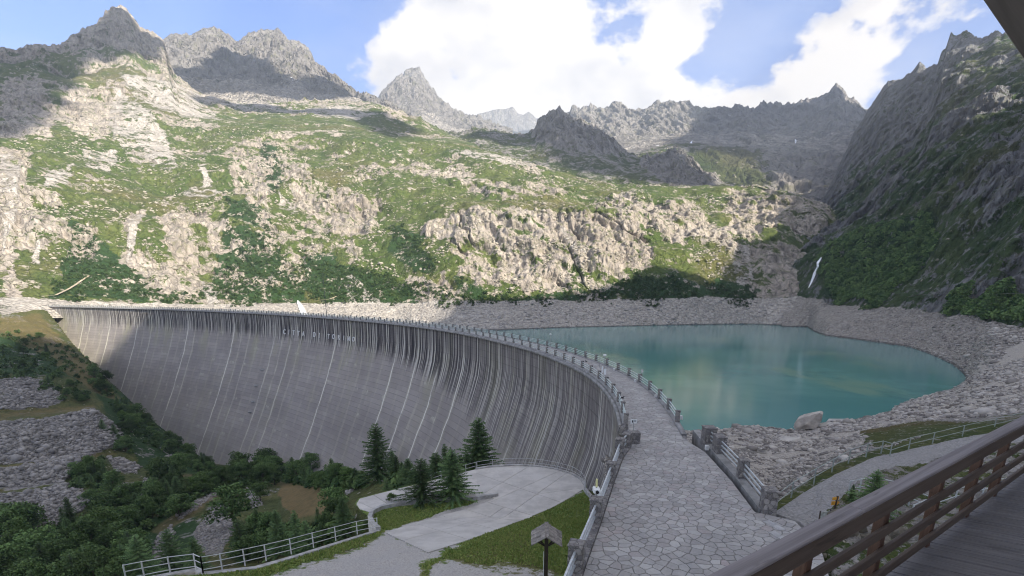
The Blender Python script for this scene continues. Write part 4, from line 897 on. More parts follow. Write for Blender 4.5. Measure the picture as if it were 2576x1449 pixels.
    platform = pl([(1197,1181),(1230,1177),(1290,1173),(1350,1175),(1400,1183),(1438,1195),(1460,1209),(1468,1222),(1470,1236),(1466,1232),(1430,1255),(1388,1278),(1340,1298),(1288,1318),(1220,1344),(1164,1364),(1137,1372),(1077,1391),(971,1341),(1039,1317),(1111,1297),(1174,1281),(1225,1264),(1243,1256),(1236,1250),(1204,1252)])
    cuts = [((1051,1351),(1171,1316)),((1171,1316),(1288,1286)),((1288,1286),(1351,1244)),((1351,1244),(1470,1229)),((1039,1316),(1164,1354)),((1111,1296),(1241,1331)),((1174,1283),(1288,1309)),((1227,1266),(1330,1290)),((1200,1220),(1264,1214)),((1204,1250),(1264,1214)),((1264,1214),(1351,1244)),((1351,1244),(1331,1220)),((1331,1220),(1371,1203)),((1331,1220),(1264,1228))]
    # planar partition in plan by full lines across local zones
    polys = [platform]
    def split(polys, a, b, lim=None):
        a = np.array(a); b = np.array(b); n = np.array([b[1]-a[1], a[0]-b[0]]); n = n/np.linalg.norm(n); c = float(n@a); out = []
        for P in polys:
            A_ = np.array(P); cen = A_.mean(0)
            if lim and not lim(cen): out.append(P); continue
            p1 = clip(P, n, c-.022); p2 = clip(P, -n, -c-.022)
            for p in (p1, p2):
                if len(p) >= 3 and abs(sum(p[i][0]*p[(i+1) % len(p)][1]-p[(i+1) % len(p)][0]*p[i][1] for i in range(len(p))))/2 > .15: out.append(p)
        return out
    def area(P): return abs(sum(P[i][0]*P[(i+1) % len(P)][1]-P[(i+1) % len(P)][0]*P[i][1] for i in range(len(P))))/2
    g2 = lambda x, y: gp(x, y)[:2]
    a_, b_ = g2(1225,1264), g2(1340,1298); polys = split(polys, a_, b_)
    mid = g2(1225,1266)
    left = lambda c: (to_px(np.array([[c[0], c[1], float(GZ(c[1]))]]))[0][0]) < 1245
    polys = split(polys, g2(1111,1296), g2(1241,1331), None if False else (lambda c: True) if False else left)
    polys = split(polys, g2(1039,1316), g2(1164,1354), lambda c: left(c)); polys = split(polys, g2(1174,1283), g2(1288,1309), lambda c: left(c)); polys = split(polys, g2(1051,1351), g2(1240,1296), lambda c: left(c))
    right_ = lambda c: not left(c)
    polys = split(polys, g2(1264,1214), g2(1351,1244), right_); polys = split(polys, g2(1300,1280), g2(1352,1243), right_); polys = split(polys, g2(1351,1244), g2(1470,1228), lambda c: right_(c) and to_px(np.array([[c[0], c[1], -11.]]))[0][0] > 1330); polys = split(polys, g2(1204,1250), g2(1264,1214), right_); polys = split(polys, g2(1331,1220), g2(1375,1200), right_)
    RD = empty('road', (0, 0, 0)); tag(RD, kind='structure')
    def slab(P, top=.05):
        # drape: split at every metre of depth so that the slab follows the slope
        mb = MB(); ys_ = [p[1] for p in P]; lo, hi = min(ys_), max(ys_); cutsY = [lo]+[48.0]*(lo < 48 < hi)+[hi]; bm = bmesh.new()
        for a, b_ in zip(cutsY[:-1], cutsY[1:]):
            q = clip(clip(P, np.array([0, 1.]), b_), np.array([0, -1.]), -a)
            if len(q) < 3: continue
            k = len(q); vt = [bm.verts.new((x, y, float(GZ(y))+top)) for x, y in q]; vb = [bm.verts.new((x, y, float(GZ(y))-.1)) for x, y in q]
            try: f = bm.faces.new(vt); f.normal_update(); fl = f.normal.z < 0
            except ValueError: continue
            if fl: f.normal_flip()
            for i in range(k):
                try: bm.faces.new((vb[i], vb[(i+1) % k], vt[(i+1) % k], vt[i]) if not fl else (vt[i], vt[(i+1) % k], vb[(i+1) % k], vb[i]))
                except ValueError: pass
        me = bpy.data.meshes.new('concrete_slab'); bm.to_mesh(me); bm.free(); link('concrete_slab', me, m, RD)
    for P in polys: slab(P)
    # the ramp that drops behind the young spruces
    ramp = pl([(1197,1181),(1204,1252),(1236,1250),(1200,1256),(1140,1259),(1060,1264),(1000,1271),(960,1279),(936,1291),(905,1280),(897,1268),(905,1255),(950,1243),(1010,1228),(1080,1212),(1140,1195)])
    rp = [ramp]
    for a, b_ in [((900,1262),(950,1285)),((940,1246),(985,1274)),((1080,1212),(1100,1262)),((1010,1228),(1040,1266)),((1140,1195),(1160,1258))]: rp = split(rp, g2(*a), g2(*b_))
    for P in rp: slab(P, .03)
    wm = plain('pale_wall', (.36, .35, .335), .9, .3, 1.5, .02)
    def ribbon(name, label, px, w, h, mat, cat, base=-1.5):
        L = [Vector(gp(x, y)) for x, y in px]; mb = MB(); V = []
        for i, p in enumerate(L):
            d = (L[min(i+1, len(L)-1)]-L[max(0, i-1)]); d.z = 0; d.normalize(); nn = Vector((d.y, -d.x, 0))
            for s_, z in ((-.5, base), (-.5, h), (.5, h), (.5, base)): V.append(p+nn*w*s_+Vector((0, 0, z)))
        Fs = [(i*4+k, i*4+(k+1) % 4, (i+1)*4+(k+1) % 4, (i+1)*4+k) for i in range(len(L)-1) for k in range(4)]+[(3, 2, 1, 0), tuple(len(V)-4+k for k in range(4))]
        mb.add(V, Fs); o = mb.build(name, mat); tag(o, label, cat); return L
    L1 = ribbon('edge_wall', 'long low pale wall under the white railing above the wooded valley', [(300,1472),(420,1449),(494,1436),(512,1446)]+WALLPX[1:], .4, .12, wm, 'wall', -9)
    ribbon('curved_wall', 'low rubble wall that curls between the grass strip and the lower ramp', WALL2, .42, .42, wm, 'wall', -3)
    L3 = ribbon('rim_wall', 'low pale concrete rim round the far side of the turning place', RIM, .3, .22, wm, 'kerb', -6)
    ribbon('rim_end_wall', 'short wall stepping from the turning place up to the terrace', RIMEND, .3, .5, wm, 'wall', -6)
    # railings
    def posts(name, label, px, h, zs, mat, step=None, thick=.05):
        L = [Vector(gp(x, y)) for x, y in px]; T = empty(name); tag(T, label, 'railing')
        for p in L:
            mb = MB(); mb.box((0, 0, h/2), (thick*1.3, thick*1.3, h)); mb.build('post', mat, T, loc=p)
        for z in zs:
            mb = MB()
            for a, b_ in zip(L[:-1], L[1:]): mb.tube([a+Vector((0, 0, z)), b_+Vector((0, 0, z))], thick*.55, 6)
            mb.build('rail', mat, T)
    whm = plain('pale_painted_steel', (.55, .56, .55), .5, .1, 2)
    posts('valley_railing', 'white three rail steel railing on the low wall above the wooded valley', [(512,1446),(560,1437),(617,1424),(670,1411),(733,1394),(789,1377),(845,1360),(899,1344),(950,1334)], 1.25, (.35, .8, 1.22), whm)
    posts('corner_railing', 'short stretch of pale steel railing bent in at the bottom of the wall', [(320,1469),(365,1459),(430,1446),(494,1437),(512,1446)], 1.25, (.35, .8, 1.22), whm)
    gm = plain('weathered_steel', (.42, .42, .41), .6, .2, 2)
    posts('turning_place_railing', 'grey two rail steel railing round the curved rim of the turning place', [(1200,1181),(1239,1175),(1290,1172),(1323,1172),(1364,1176),(1403,1183),(1440,1194),(1462,1208),(1471,1224),(1472,1237)], 1.1, (.55, 1.08), gm)
    posts('ramp_railing', 'two rail railing half hidden behind the young spruces beside the ramp', [(1085,1214),(1110,1206),(1140,1197),(1172,1189),(1198,1182)], 1.1, (.55, 1.08), gm)
    posts('inner_ramp_railing', 'short sloping grey railing on the curled wall left of the spruces', [(985,1275),(1003,1272),(1022,1264)], 1.0, (.5, .98), gm)
lower_terrace()

# ------------------------------------------------------------------ ground on the right: path, rubble slope to the lake
def right_ground():
    rows = [
     [(1500,1400,'rz',4,-.35),(3000,1400,'rz',4,-.35)],
     [(1500,1330,'z',-.4),(1930,1302,'z',-.16),(2000,1330,'z',-.05),(2150,1300,'z',-.05),(2576,1280,'z',0),(3000,1280,'z',0)],
     [(1500,1250,'z',-1.3),(1700,1150,'z',-2.6),(1800,1160,'z',-1.6),(1870,1222,'z',-1.2),(1930,1286,'z',-.5),(1948,1268,'z',-.25),(2000,1236,'z',-.25),(2100,1176,'z',-.25),(2190,1139,'z',-.25),(2240,1129,'z',-.25),(2350,1103,'z',-.2),(2500,1070,'z',0),(2576,1058,'z',0),(3000,1030,'z',0)],
     [(1500,1200,'z',-3),(1700,1130,'z',-5),(1800,1115,'z',-4.5),(1870,1190,'z',-2.4),(1930,1268,'z',-1.0),(1948,1250,'z',-1.1),(2000,1215,'z',-1.2),(2100,1160,'z',-1.5),(2190,1122,'z',-1.6),(2240,1105,'z',-2.5),(2350,1080,'z',-3),(2500,1045,'z',-3),(2576,1030,'z',-3),(3000,1000,'z',-3)],
     [(1500,1100,'z',-20.2),(1740,1087,'z',-20.2),(1800,1086,'z',-20.2),(1850,1076,'z',-20.2),(1880,1071,'z',-20.2),(1920,1076,'z',-20.2),(1960,1081,'z',-20.2),(2010,1084,'z',-20.2),(2050,1074,'z',-20.2),(2100,1057,'z',-20.2),(2140,1057,'z',-20.2),(2200,1046,'z',-20.2),(2240,1037,'z',-20.2),(2256,1020,'z',-20.2),(2300,1005,'z',-20.2),(2400,977,'z',-20.2),(2424,961,'z',-20.2),(2470,930,225),(2576,900,225),(3000,870,215)],
     [(1500,1090,'z',-24),(1740,1078,'z',-24),(1960,1073,'z',-24),(2100,1048,'z',-24),(2240,1028,'z',-24),(2400,968,'z',-24),(2424,952,'z',-24),(2470,905,260),(2576,860,270),(3000,830,260)]]
    s = Sheet(rows, [24, 44, 14, 90, 30], azt(1520, 1200)[0], azt(3000, 1100)[0], 420, back=None)
    # tuck it under the paved terrace
    X, Y = s.V[..., 0], s.V[..., 1]; Z = s.V[..., 2]; t = s.tgrid(); nz = fbm(X/5, Y/5, Z/5, 5)
    under = poly_sd(X, Y, PLAZA_L[::-1]+[tuple(p) for p in (DN)[2:110]]+[tuple(p) for p in UPL[2:110][::-1]]+[(16.6, 42.5), (16.2, 38.8), (15.4, 31), (14.6, 26)]+PLAZA_R[4:])
    dz = np.where(under < .2, -np.clip((.4-under)*3, 0, 8), 0)*sst(14, 20, Y)
    s.displace(np.where(Y > 14, dz, 0)-.0+nz*np.interp(t, [0, 1, 2, 3, 4, 5], [.02, .03, .12, .5, .35, .3]))
    rk = np.clip(np.interp(t, [0, 1, 2, 2.4, 3, 5], [.3, .3, .2, .55, .9, 1]), 0, 1); rk = np.where((s.py > 1060) & (s.px > 2150) & (s.px < 2500) & (s.py < 1130), .2, rk)
    pale = np.clip(sst(2.9, 3.2, t)-.9*polymask(s.px, s.py, [[(2160,1085),(2300,1060),(2470,1050),(2576,1040),(2576,1062),(2400,1085),(2260,1115),(2200,1125),(2160,1105)],[(1840,1130),(1930,1120),(1940,1140),(1860,1150)]], 4, nz, 7), 0, 1)
    pth = polymask(s.px, s.py, [[(1905,1300),(1950,1288),(2010,1248),(2100,1192),(2200,1150),(2300,1128),(2420,1102),(2576,1078),(2576,1112),(2450,1130),(2330,1165),(2230,1180),(2170,1210),(2130,1240),(2070,1300),(2040,1380),(1960,1400)]], 3, nz, 5)
    near = polymask(s.px, s.py, [[(2060,1230),(2300,1160),(2576,1110),(2700,1500),(1900,1500),(2040,1330)]], 3, nz, 4)
    rk = np.where(near > .5, .55+.5*nz, rk); pale = pale*(1-near)
    d2 = near*(ridged(X/1.6, Y/1.6, 0, 4)*.35-.1)*sst(6, 12, s.r); s.displace(d2)
    m = terrain_mat('shore_ground', grass=((.05,.07,.02),(.08,.09,.03),(.12,.09,.04)), unit=.12, bump=.3, wet=True, rock=((.23,.215,.20),(.12,.115,.11),(.31,.29,.275)))
    nt = m.node_tree; b = [n for n in nt.nodes if n.type == 'BSDF_PRINCIPLED'][0]; g = NT(nt); co = g.coord(); src = b.inputs['Base Color'].links[0].from_socket
    rag = g.math('MULTIPLY_ADD', g.noise(co, .9, 6, .7), 1.0, -.5); f = g.ramp(g.math('ADD', g.attr('gravel'), rag), .42, .6); gc = g.mix(g.vor(co, 7), (.38, .37, .36), (.20, .195, .19)); gc = g.mix(g.ramp(g.noise(co, .6, 5, .6), .4, .65, 0, .5), gc, (.27, .26, .25)); c = g.mix(f, src, gc); nt.links.new(c, b.inputs['Base Color'])
    s.build('shore', m, {'rock': rk, 'pale': pale, 'bush': rk*0, 'gravel': pth}); return s
SHORE = right_ground()

# ------------------------------------------------------------------ loose rock (nobody could count it)
def rock_templates(n, seed):
    out = []
    for k in range(n):
        mb = MB(); mb.rock((0, 0, 0), (1, 1, 1), seed+k); out.append((np.array(mb.v), np.array(mb.f)))
    return out
TPL = rock_templates(10, 100)
def scatter(name, P, size, mat, flat=.7, seed=1, smooth=False, sink=.15, tpl=TPL, attr=True):
    rg = np.random.default_rng(seed); V = []; Fs = []; T = []; o = 0; which = rg.integers(0, len(tpl), len(P))
    for k, (tv, tf) in enumerate(tpl):
        idx = np.where(which == k)[0]
        if not len(idx): continue
        m = len(idx); a = rg.uniform(0, 6.28, m); sx = size[idx]*rg.uniform(.7, 1.35, m); sy = size[idx]*rg.uniform(.6, 1.1, m); sz = size[idx]*rg.uniform(.45, 1.0, m)*flat
        x = tv[None, :, 0]*sx[:, None]; y = tv[None, :, 1]*sy[:, None]; z = tv[None, :, 2]*sz[:, None]
        X = x*np.cos(a)[:, None]-y*np.sin(a)[:, None]+P[idx, 0][:, None]; Y = x*np.sin(a)[:, None]+y*np.cos(a)[:, None]+P[idx, 1][:, None]; Z = z+P[idx, 2][:, None]+(sz*(.5-sink))[:, None]
        V.append(np.stack([X, Y, Z], -1).reshape(-1, 3)); T.append(np.repeat(rg.uniform(0, 1, m), len(tv)))
        Fs.append((tf[None]+np.arange(m)[:, None, None]*len(tv)).reshape(-1, 3)+o); o += m*len(tv)
    me = mesh_np(name, np.concatenate(V), np.concatenate(Fs), smooth, {'tint': np.concatenate(T)}); ob = link(name, me, mat); tag(ob, kind='stuff'); return ob
def loose_mat(name, a, b, c=None):
    m, nt, bs = new_mat(name); g = NT(nt); co = g.coord(); col = g.mix(g.attr('tint'), a, b); col = g.mix(g.ramp(g.noise(co, .8, 5, .7), .5, .75, 0, .4), col, c or tuple(v*.5 for v in a)); g.l.new(col, bs.inputs['Base Color']); bs.inputs['Roughness'].default_value = .9
    bs.inputs['Specular IOR Level'].default_value = .2; return m
def pick(sheet, n, cond, seed, wpx=True):
    """random surface points of a sheet where cond holds, evenly spread over the rows"""
    rg = np.random.default_rng(seed); ok = np.argwhere(cond[:-1, :-1]); sel = ok[rg.integers(0, len(ok), n)]; i, j = sel[:, 0], sel[:, 1]; u = rg.random(n)[:, None]; v = rg.random(n)[:, None]
    return (sheet.V[i, j]*(1-u)+sheet.V[i+1, j]*u)*(1-v)+(sheet.V[i, j+1]*(1-u)+sheet.V[i+1, j+1]*u)*v
def loose():
    rg = np.random.default_rng(21)
    grey = loose_mat('rubble_grey', (.15, .135, .125), (.50, .465, .42)); pale = loose_mat('boulder_pale', (.25, .23, .19), (.44, .40, .33))
    t = SHORE.tgrid(); c = (t > 2.25) & (t < 4) & (SHORE.V[..., 2] > -20.3) & (SHORE.px < 2640); near = polymask(SHORE.px, SHORE.py, [[(2160,1085),(2300,1060),(2470,1050),(2576,1040),(2576,1062),(2400,1085),(2260,1115),(2200,1125)]], 2)
    c &= near < .5; P = pick(SHORE, 42000, c, 3); keep = fbm(P[:, 0]/9, P[:, 1]/9, 0, 4) > -.22; P = P[keep]; big_ = pick(SHORE, 380, c, 77); P = np.concatenate([P, big_]); rg2 = np.r_[np.ones(len(P)-380), np.full(380, 2.3)]; r = np.hypot(P[:, 0], P[:, 1]); scatter('shore_rubble', P, np.clip(rg.lognormal(-1.0, .65, len(P))*np.clip(r/70, .5, 2.0), .10, 2.0)*.33*rg2, grey, .7, 5)
    c = (RIGHT.tgrid() > .0) & (RIGHT.tgrid() < 1) & (RIGHT.px < 2700) & (RIGHT.V[..., 2] > -20.2); P = pick(RIGHT, 20000, c, 4); r = np.hypot(P[:, 0], P[:, 1]); right_w = np.clip((azx(P)-2050)/500, .15, 1.0)
    scatter('lakeside_boulders', P, rg.lognormal(-.25, .5, len(P))*np.clip(.3+right_w*.9, .35, 1.1)*.42, grey, .7, 6)
    c = (LIT.tgrid() > 1.1) & (LIT.tgrid() < 4.1) & (LIT.px > -60) & (polymask(LIT.px, LIT.py, BUSH, 8, None) < .3); c &= fbm(LIT.V[..., 0]/50, LIT.V[..., 1]/50, LIT.V[..., 2]/50, 4) > .12; P = pick(LIT, 8000, c, 8); scatter('mountainside_boulders', P, np.clip(rg.lognormal(-.05, .5, len(P)), .45, 3.6), pale, .7, 7)
    c = (LIT.tgrid() > .05) & (LIT.tgrid() < .95) & (LIT.px > 700) & (LIT.V[..., 2] > -20); P = pick(LIT, 3500, c, 9); scatter('lake_edge_stones', P, np.clip(rg.lognormal(-.4, .5, len(P)), .3, 2.4), loose_mat('stone_pale', (.30, .28, .26), (.44, .41, .38)), .5, 8)
    rub = polymask(VAL.px, VAL.py, RUB, 3, None)*(VAL.py < 1450); P = pick(VAL, 20000, rub > .5, 10); scatter('valley_rubble', P, rg.lognormal(-1.15, .45, len(P))*np.clip(np.hypot(P[:, 0], P[:, 1])/170, .5, 1.3), loose_mat('rubble_dark', (.16, .15, .14), (.36, .335, .31)), .8, 9)
    return grey, pale
def azx(P): return to_px(P)[0]
GREY, PALE = loose()

# ------------------------------------------------------------------ vegetation
BARK = plain('bark', (.09, .07, .055), .95, .3, 6.0, .02)
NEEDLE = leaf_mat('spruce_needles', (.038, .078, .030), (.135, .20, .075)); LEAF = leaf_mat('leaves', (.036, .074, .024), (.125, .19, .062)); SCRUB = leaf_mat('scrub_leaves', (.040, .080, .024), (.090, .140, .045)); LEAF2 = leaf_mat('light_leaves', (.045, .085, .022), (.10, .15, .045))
def tree_mesh_from(name, V, Fs, T):
    return mesh_np(name, np.array(V), np.array(Fs), False, {'tint': np.array(T)})
def spruce_meshes(seed, sparse=1.0, n_lv=26, width=.24):
    """a spruce one metre high: trunk and crown of drooping whorled boughs with needle sprays"""
    rg = np.random.default_rng(seed); V = []; Fs = []; T = []
    tb = MB(); tb.tube([(0, 0, -.05), (.004, 0, .35), (-.003, .003, .7), (0, 0, .985)], .017, 7, r1=.002)
    for l in range(n_lv):
        z = .06+.92*(l/n_lv)**.95; L = width*(1-z)**.82*rg.uniform(.8, 1.12)+.012; nb = int(rg.integers(7, 11)) if z < .9 else 5; a0 = rg.uniform(0, 6.28)
        for b in range(nb):
            a = a0+b*6.283/nb+rg.normal(0, .16); Lb = L*rg.uniform(.62, 1.15)*sparse; droop = .30*(1-z)+.05; ns = max(3, int(Lb/.017)); d = np.array([math.cos(a), math.sin(a)]); pz = z+rg.normal(0, .008)
            pts = []
            for k in range(ns+1):
                f = k/ns; pts.append(np.array([d[0]*Lb*f, d[1]*Lb*f, pz+Lb*(.18*f-droop*1.6*f*f+.25*f**3)]))
            side = np.array([-d[1], d[0], 0]); tint = np.clip(rg.normal(.4, .25), 0, 1)
            tb.tube([pts[0], pts[ns//2]], .003, 3, False, r1=.001)
            for k in range(ns):
                p, q = pts[k], pts[k+1]; f = k/ns; w = (.030*(1-f*.55)+.008)*(.55+.6*(1-z))*rg.uniform(.7, 1.3)
                for sgn in (-1, 1):
                    tip = (p+q)/2+side*sgn*w+np.array([d[0], d[1], 0])*w*.7+np.array([0, 0, -w*rg.uniform(.25, .95)])
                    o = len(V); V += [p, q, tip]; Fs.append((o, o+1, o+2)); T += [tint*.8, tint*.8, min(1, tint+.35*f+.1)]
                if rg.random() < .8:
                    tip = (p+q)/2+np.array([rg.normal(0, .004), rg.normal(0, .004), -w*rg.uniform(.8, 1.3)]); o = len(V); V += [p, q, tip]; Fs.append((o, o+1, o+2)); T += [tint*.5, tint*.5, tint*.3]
    return tb.mesh('trunk', True), tree_mesh_from('crown', V, Fs, T)
def broad_meshes(seed, w=.42, nleaf=2600, open_=.5, leafs=.030):
    rg = np.random.default_rng(seed); tb = MB(); tb.tube([(0, 0, -.05), (.01, .01, .25), (.0, .02, .5), (.01, 0, .8)], .022, 6, r1=.005); C = []
    nb = 13
    for k in range(nb):
        a = k*2.4+rg.normal(0, .3); z0 = .18+.5*k/nb; l = w*rg.uniform(.55, .95)*(1-.45*k/nb); e = np.array([math.cos(a)*l, math.sin(a)*l, z0+rg.uniform(.1, .28)])
        tb.tube([(0, .01, z0), tuple(e*[.5, .5, 1]-[0, 0, .04]), tuple(e)], .010, 4, False, r1=.003); C.append((e, rg.uniform(.11, .19))); C.append((e*[.55, .55, 1], rg.uniform(.10, .16)))
    C.append((np.array([0, 0, .86]), .13)); C.append((np.array([.03, -.02, .7]), .17)); W = np.array([c[1]**2 for c in C]); W /= W.sum(); ci = rg.choice(len(C), nleaf, p=W)
    cc = np.array([c[0] for c in C])[ci]; cr = np.array([c[1] for c in C])[ci]; d = rg.normal(size=(nleaf, 3)); d /= np.linalg.norm(d, axis=1)[:, None]; rad = cr*rg.uniform(.35, 1.05, nleaf)**.6
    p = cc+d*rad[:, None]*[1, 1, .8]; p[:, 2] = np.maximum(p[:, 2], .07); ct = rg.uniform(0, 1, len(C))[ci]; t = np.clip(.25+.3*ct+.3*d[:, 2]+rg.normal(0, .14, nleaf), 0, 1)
    u = rg.normal(size=(nleaf, 3)); u /= np.linalg.norm(u, axis=1)[:, None]; v = np.cross(u, rg.normal(size=(nleaf, 3))); v /= np.linalg.norm(v, axis=1)[:, None]; s = leafs*rg.uniform(.5, 1.25, nleaf)[:, None]
    V = np.stack([p-u*s, p-v*s*.6, p+u*s, p+v*s*.6], 1).reshape(-1, 3); Fs = np.arange(nleaf*4).reshape(-1, 4)
    return tb.mesh('trunk', True), mesh_np('crown', V, Fs, False, {'tint': np.repeat(t, 4)})
SPR = [spruce_meshes(31, 1.0, 30, .27), spruce_meshes(32, 1.1, 26, .30), spruce_meshes(33, 1.15, 24, .30), spruce_meshes(34, 1.0, 26, .20), spruce_meshes(35, 1.1, 20, .42)]
BRD = [broad_meshes(41), broad_meshes(42, .34, 2600), broad_meshes(43, .5, 2800), broad_meshes(44, .40, 2200, .5, .034)]
PROTO = {}
def tree(kind, var, loc, h, label, group=None, rz=None, widen=1.0, mat=None):
    tm, cm = (SPR if kind == 'spruce_tree' else BRD)[var]; m = mat or (NEEDLE if kind == 'spruce_tree' else LEAF)
    T = empty(kind, loc, rz if rz is not None else random.uniform(0, 6.28)); T.scale = (h*widen, h*widen, h); tag(T, label, 'tree', group)
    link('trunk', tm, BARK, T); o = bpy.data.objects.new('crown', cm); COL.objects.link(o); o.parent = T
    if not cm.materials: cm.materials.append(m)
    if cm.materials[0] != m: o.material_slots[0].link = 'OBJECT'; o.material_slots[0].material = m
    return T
def px_tree(kind, var, x, yb, yt, surf, label, group=None, widen=1.0, mat=None, rz=None):
    b = surf(x, yb); dep = b[1]*math.cos(PT)-(b[2]-H)*math.sin(PT); a, t = azt(x, yt); r = math.hypot(b[0], b[1]); h = (H+r*t)-b[2]
    return tree(kind, var, b, max(h, .5), label, group, rz, widen, mat)
def trees():
    V_ = VAL.hit
    near = [('spruce_tree', 1, 1141, 1256, 1128, gp, 'young spruce with open lower boughs standing on the curled wall by the turning place', 1.6),
      ('spruce_tree', 4, 1062, 1262, 1150, gp, 'bushy light green spruce leaning over the lower ramp', 1.5),
      ('spruce_tree', 0, 1206, 1215, 1044, V_, 'tall dark spruce just beyond the rim of the turning place', 1.6),
      ('spruce_tree', 2, 1100, 1240, 1135, V_, 'mid sized spruce behind the ramp between two taller spruces', 1.6),
      ('spruce_tree', 3, 1122, 1230, 1112, V_, 'thin topped spruce in front of the dam face behind the ramp', 1.1),
      ('spruce_tree', 1, 954, 1212, 1060, V_, 'tall narrow spruce with a bare leader in front of the dam', 1.25),
      ('spruce_tree', 3, 990, 1212, 1130, V_, 'shorter spruce with a drooping top right of the tall narrow spruce', 1.5),
      ('spruce_tree', 4, 975, 1258, 1200, V_, 'low spreading spruce behind the end of the lower ramp', 1.0),
      ('spruce_tree', 0, 1030, 1242, 1150, V_, 'dark spruce in the clump left of the lower ramp', 1.7),
      ('spruce_tree', 2, 1160, 1232, 1140, V_, 'small spruce squeezed left of the tall dark spruce', 1.1),
      ('spruce_tree', 3, 1415, 1200, 1148, V_, 'tiny spruce poking up behind the turning place railing', 1.0),
      ('spruce_tree', 0, 706, 1395, 1275, V_, 'dark spruce below the white railing, right of a stone heap', 1.2),
      ('spruce_tree', 3, 752, 1395, 1277, V_, 'slim spruce in front of the brown field', 1.2),
      ('spruce_tree', 2, 775, 1390, 1305, V_, 'small spruce close behind the white railing', 1.2),
      ('spruce_tree', 0, 868, 1350, 1245, V_, 'shaggy spruce left of the lower ramp end', 1.35),
      ('spruce_tree', 1, 366, 1480, 1335, V_, 'tall spruce above the bent corner of the white railing', 1.3),
      ('spruce_tree', 2, 440, 1450, 1322, V_, 'full spruce just left of the grey stone heap', 1.35),
      ('spruce_tree', 1, 500, 1450, 1345, V_, 'spruce in front of the grey stone heap', 1.2),
      ('spruce_tree', 4, 610, 1400, 1300, V_, 'broad low spruce right of the stone heap', 1.1),
      ('broadleaf_tree', 0, 592, 1330, 1210, V_, 'round dark broadleaf tree at the top of the stone heap', 1.1),
      ('broadleaf_tree', 1, 655, 1262, 1212, V_, 'small bushy tree at the left edge of the brown field', 1.2),
      ('broadleaf_tree', 3, 840, 1290, 1222, V_, 'tree at the right edge of the brown field', 1.2),
      ('broadleaf_tree', 0, 672, 1190, 1122, V_, 'tall crowned tree against the foot of the dam', 1.1),
      ('broadleaf_tree', 2, 610, 1200, 1132, V_, 'wide crowned tree where the dam meets the valley floor', 1.1),
      ('broadleaf_tree', 1, 850, 1310, 1250, V_, 'leafy tree behind the shaggy spruce', 1.2)]
    for k, v, x, yb, yt, sf, lb, wd in near: px_tree(k, v, x, yb, yt, sf, lb, None, wd)
    # lime green bushes behind the white railing
    rr = random.Random(8)
    for i, (x, yb, yt) in enumerate([(880,1345,1315),(905,1342,1312),(850,1352,1322),(985,1262,1240),(925,1330,1310)]):
        px_tree('leafy_bush', 3, x, yb, yt, V_ if i != 3 else gp, ['bright green bush behind the end of the white railing', 'bright green bush nearest the end of the white railing wall', 'bright green bush behind the middle of the white railing', 'leafy bush hanging over the lower ramp end', 'small bright bush under the curled wall'][i], None, 1.6, LEAF2)
    # woods: clumps given as (x0, x1, y0, y1, count, pixel height, label)
    def in_poly(x, y, P): return float(poly_sd(np.array([x*1.0]), np.array([y*1.0]), P)[0]) < 0
    clumps = [([(995,1218),(1195,1212),(1190,1230),(1010,1240)], 12, (62, 100), 'spruce in the dense clump behind the lower ramp', 'spruces in the clump behind the ramp', .85),
      ([(0,1330),(90,1330),(200,1345),(330,1340),(350,1400),(330,1500),(0,1500)], 62, (70, 105), 'dark leafy tree in the dense wood at the bottom of the valley', 'trees of the dense valley wood', .25),
      ([(230,1260),(330,1240),(400,1270),(390,1330),(300,1350),(235,1320)], 22, (40, 70), 'leafy tree in the thicket right of the small arched opening', 'trees in the thicket beside the arched opening', .2),
      ([(225,925),(270,960),(335,1030),(450,1125),(540,1185),(500,1190),(420,1140),(330,1090),(280,1020),(225,960)], 46, (22, 42), 'small tree in the green belt along the foot of the dam', 'trees in the belt along the dam foot', .15),
      ([(250,1080),(320,1090),(330,1150),(290,1130)], 6, (30, 45), 'small tree above the rubble terrace by the dam foot', 'trees above the rubble terrace', .2),
      ([(200,1180),(260,1160),(270,1230),(180,1235)], 13, (34, 56), 'tree growing on the lower rubble terraces', 'trees on the lower rubble terraces', .3),
      ([(395,1195),(450,1190),(460,1300),(400,1300)], 13, (55, 80), 'tree in the tall clump left of the green meadow', 'trees in the clump left of the meadow', .5),
      ([(480,1230),(640,1185),(700,1195),(690,1225),(560,1225),(500,1260),(455,1290)], 30, (40, 62), 'tree in the row between the meadow and the dam', 'trees between the meadow and the dam', .15),
      ([(700,1190),(900,1190),(915,1225),(840,1235),(720,1222)], 26, (42, 62), 'dark tree in the thick row behind the brown field', 'trees behind the brown field', .35),
      ([(640,1330),(700,1330),(850,1340),(840,1375),(640,1420),(600,1420)], 15, (40, 70), 'tree among the young growth just below the white railing', 'young trees below the white railing', .5),
      ([(100,960),(200,970),(240,1010),(200,1020),(120,1000)], 8, (18, 28), 'small tree above the upper rubble terrace', 'small trees above the upper terrace', .2),
      ([(0,860),(100,850),(150,900),(60,940),(0,930)], 9, (16, 30), 'bushy tree on the shaded hillside left of the dam', 'trees on the hillside left of the dam', .2)]
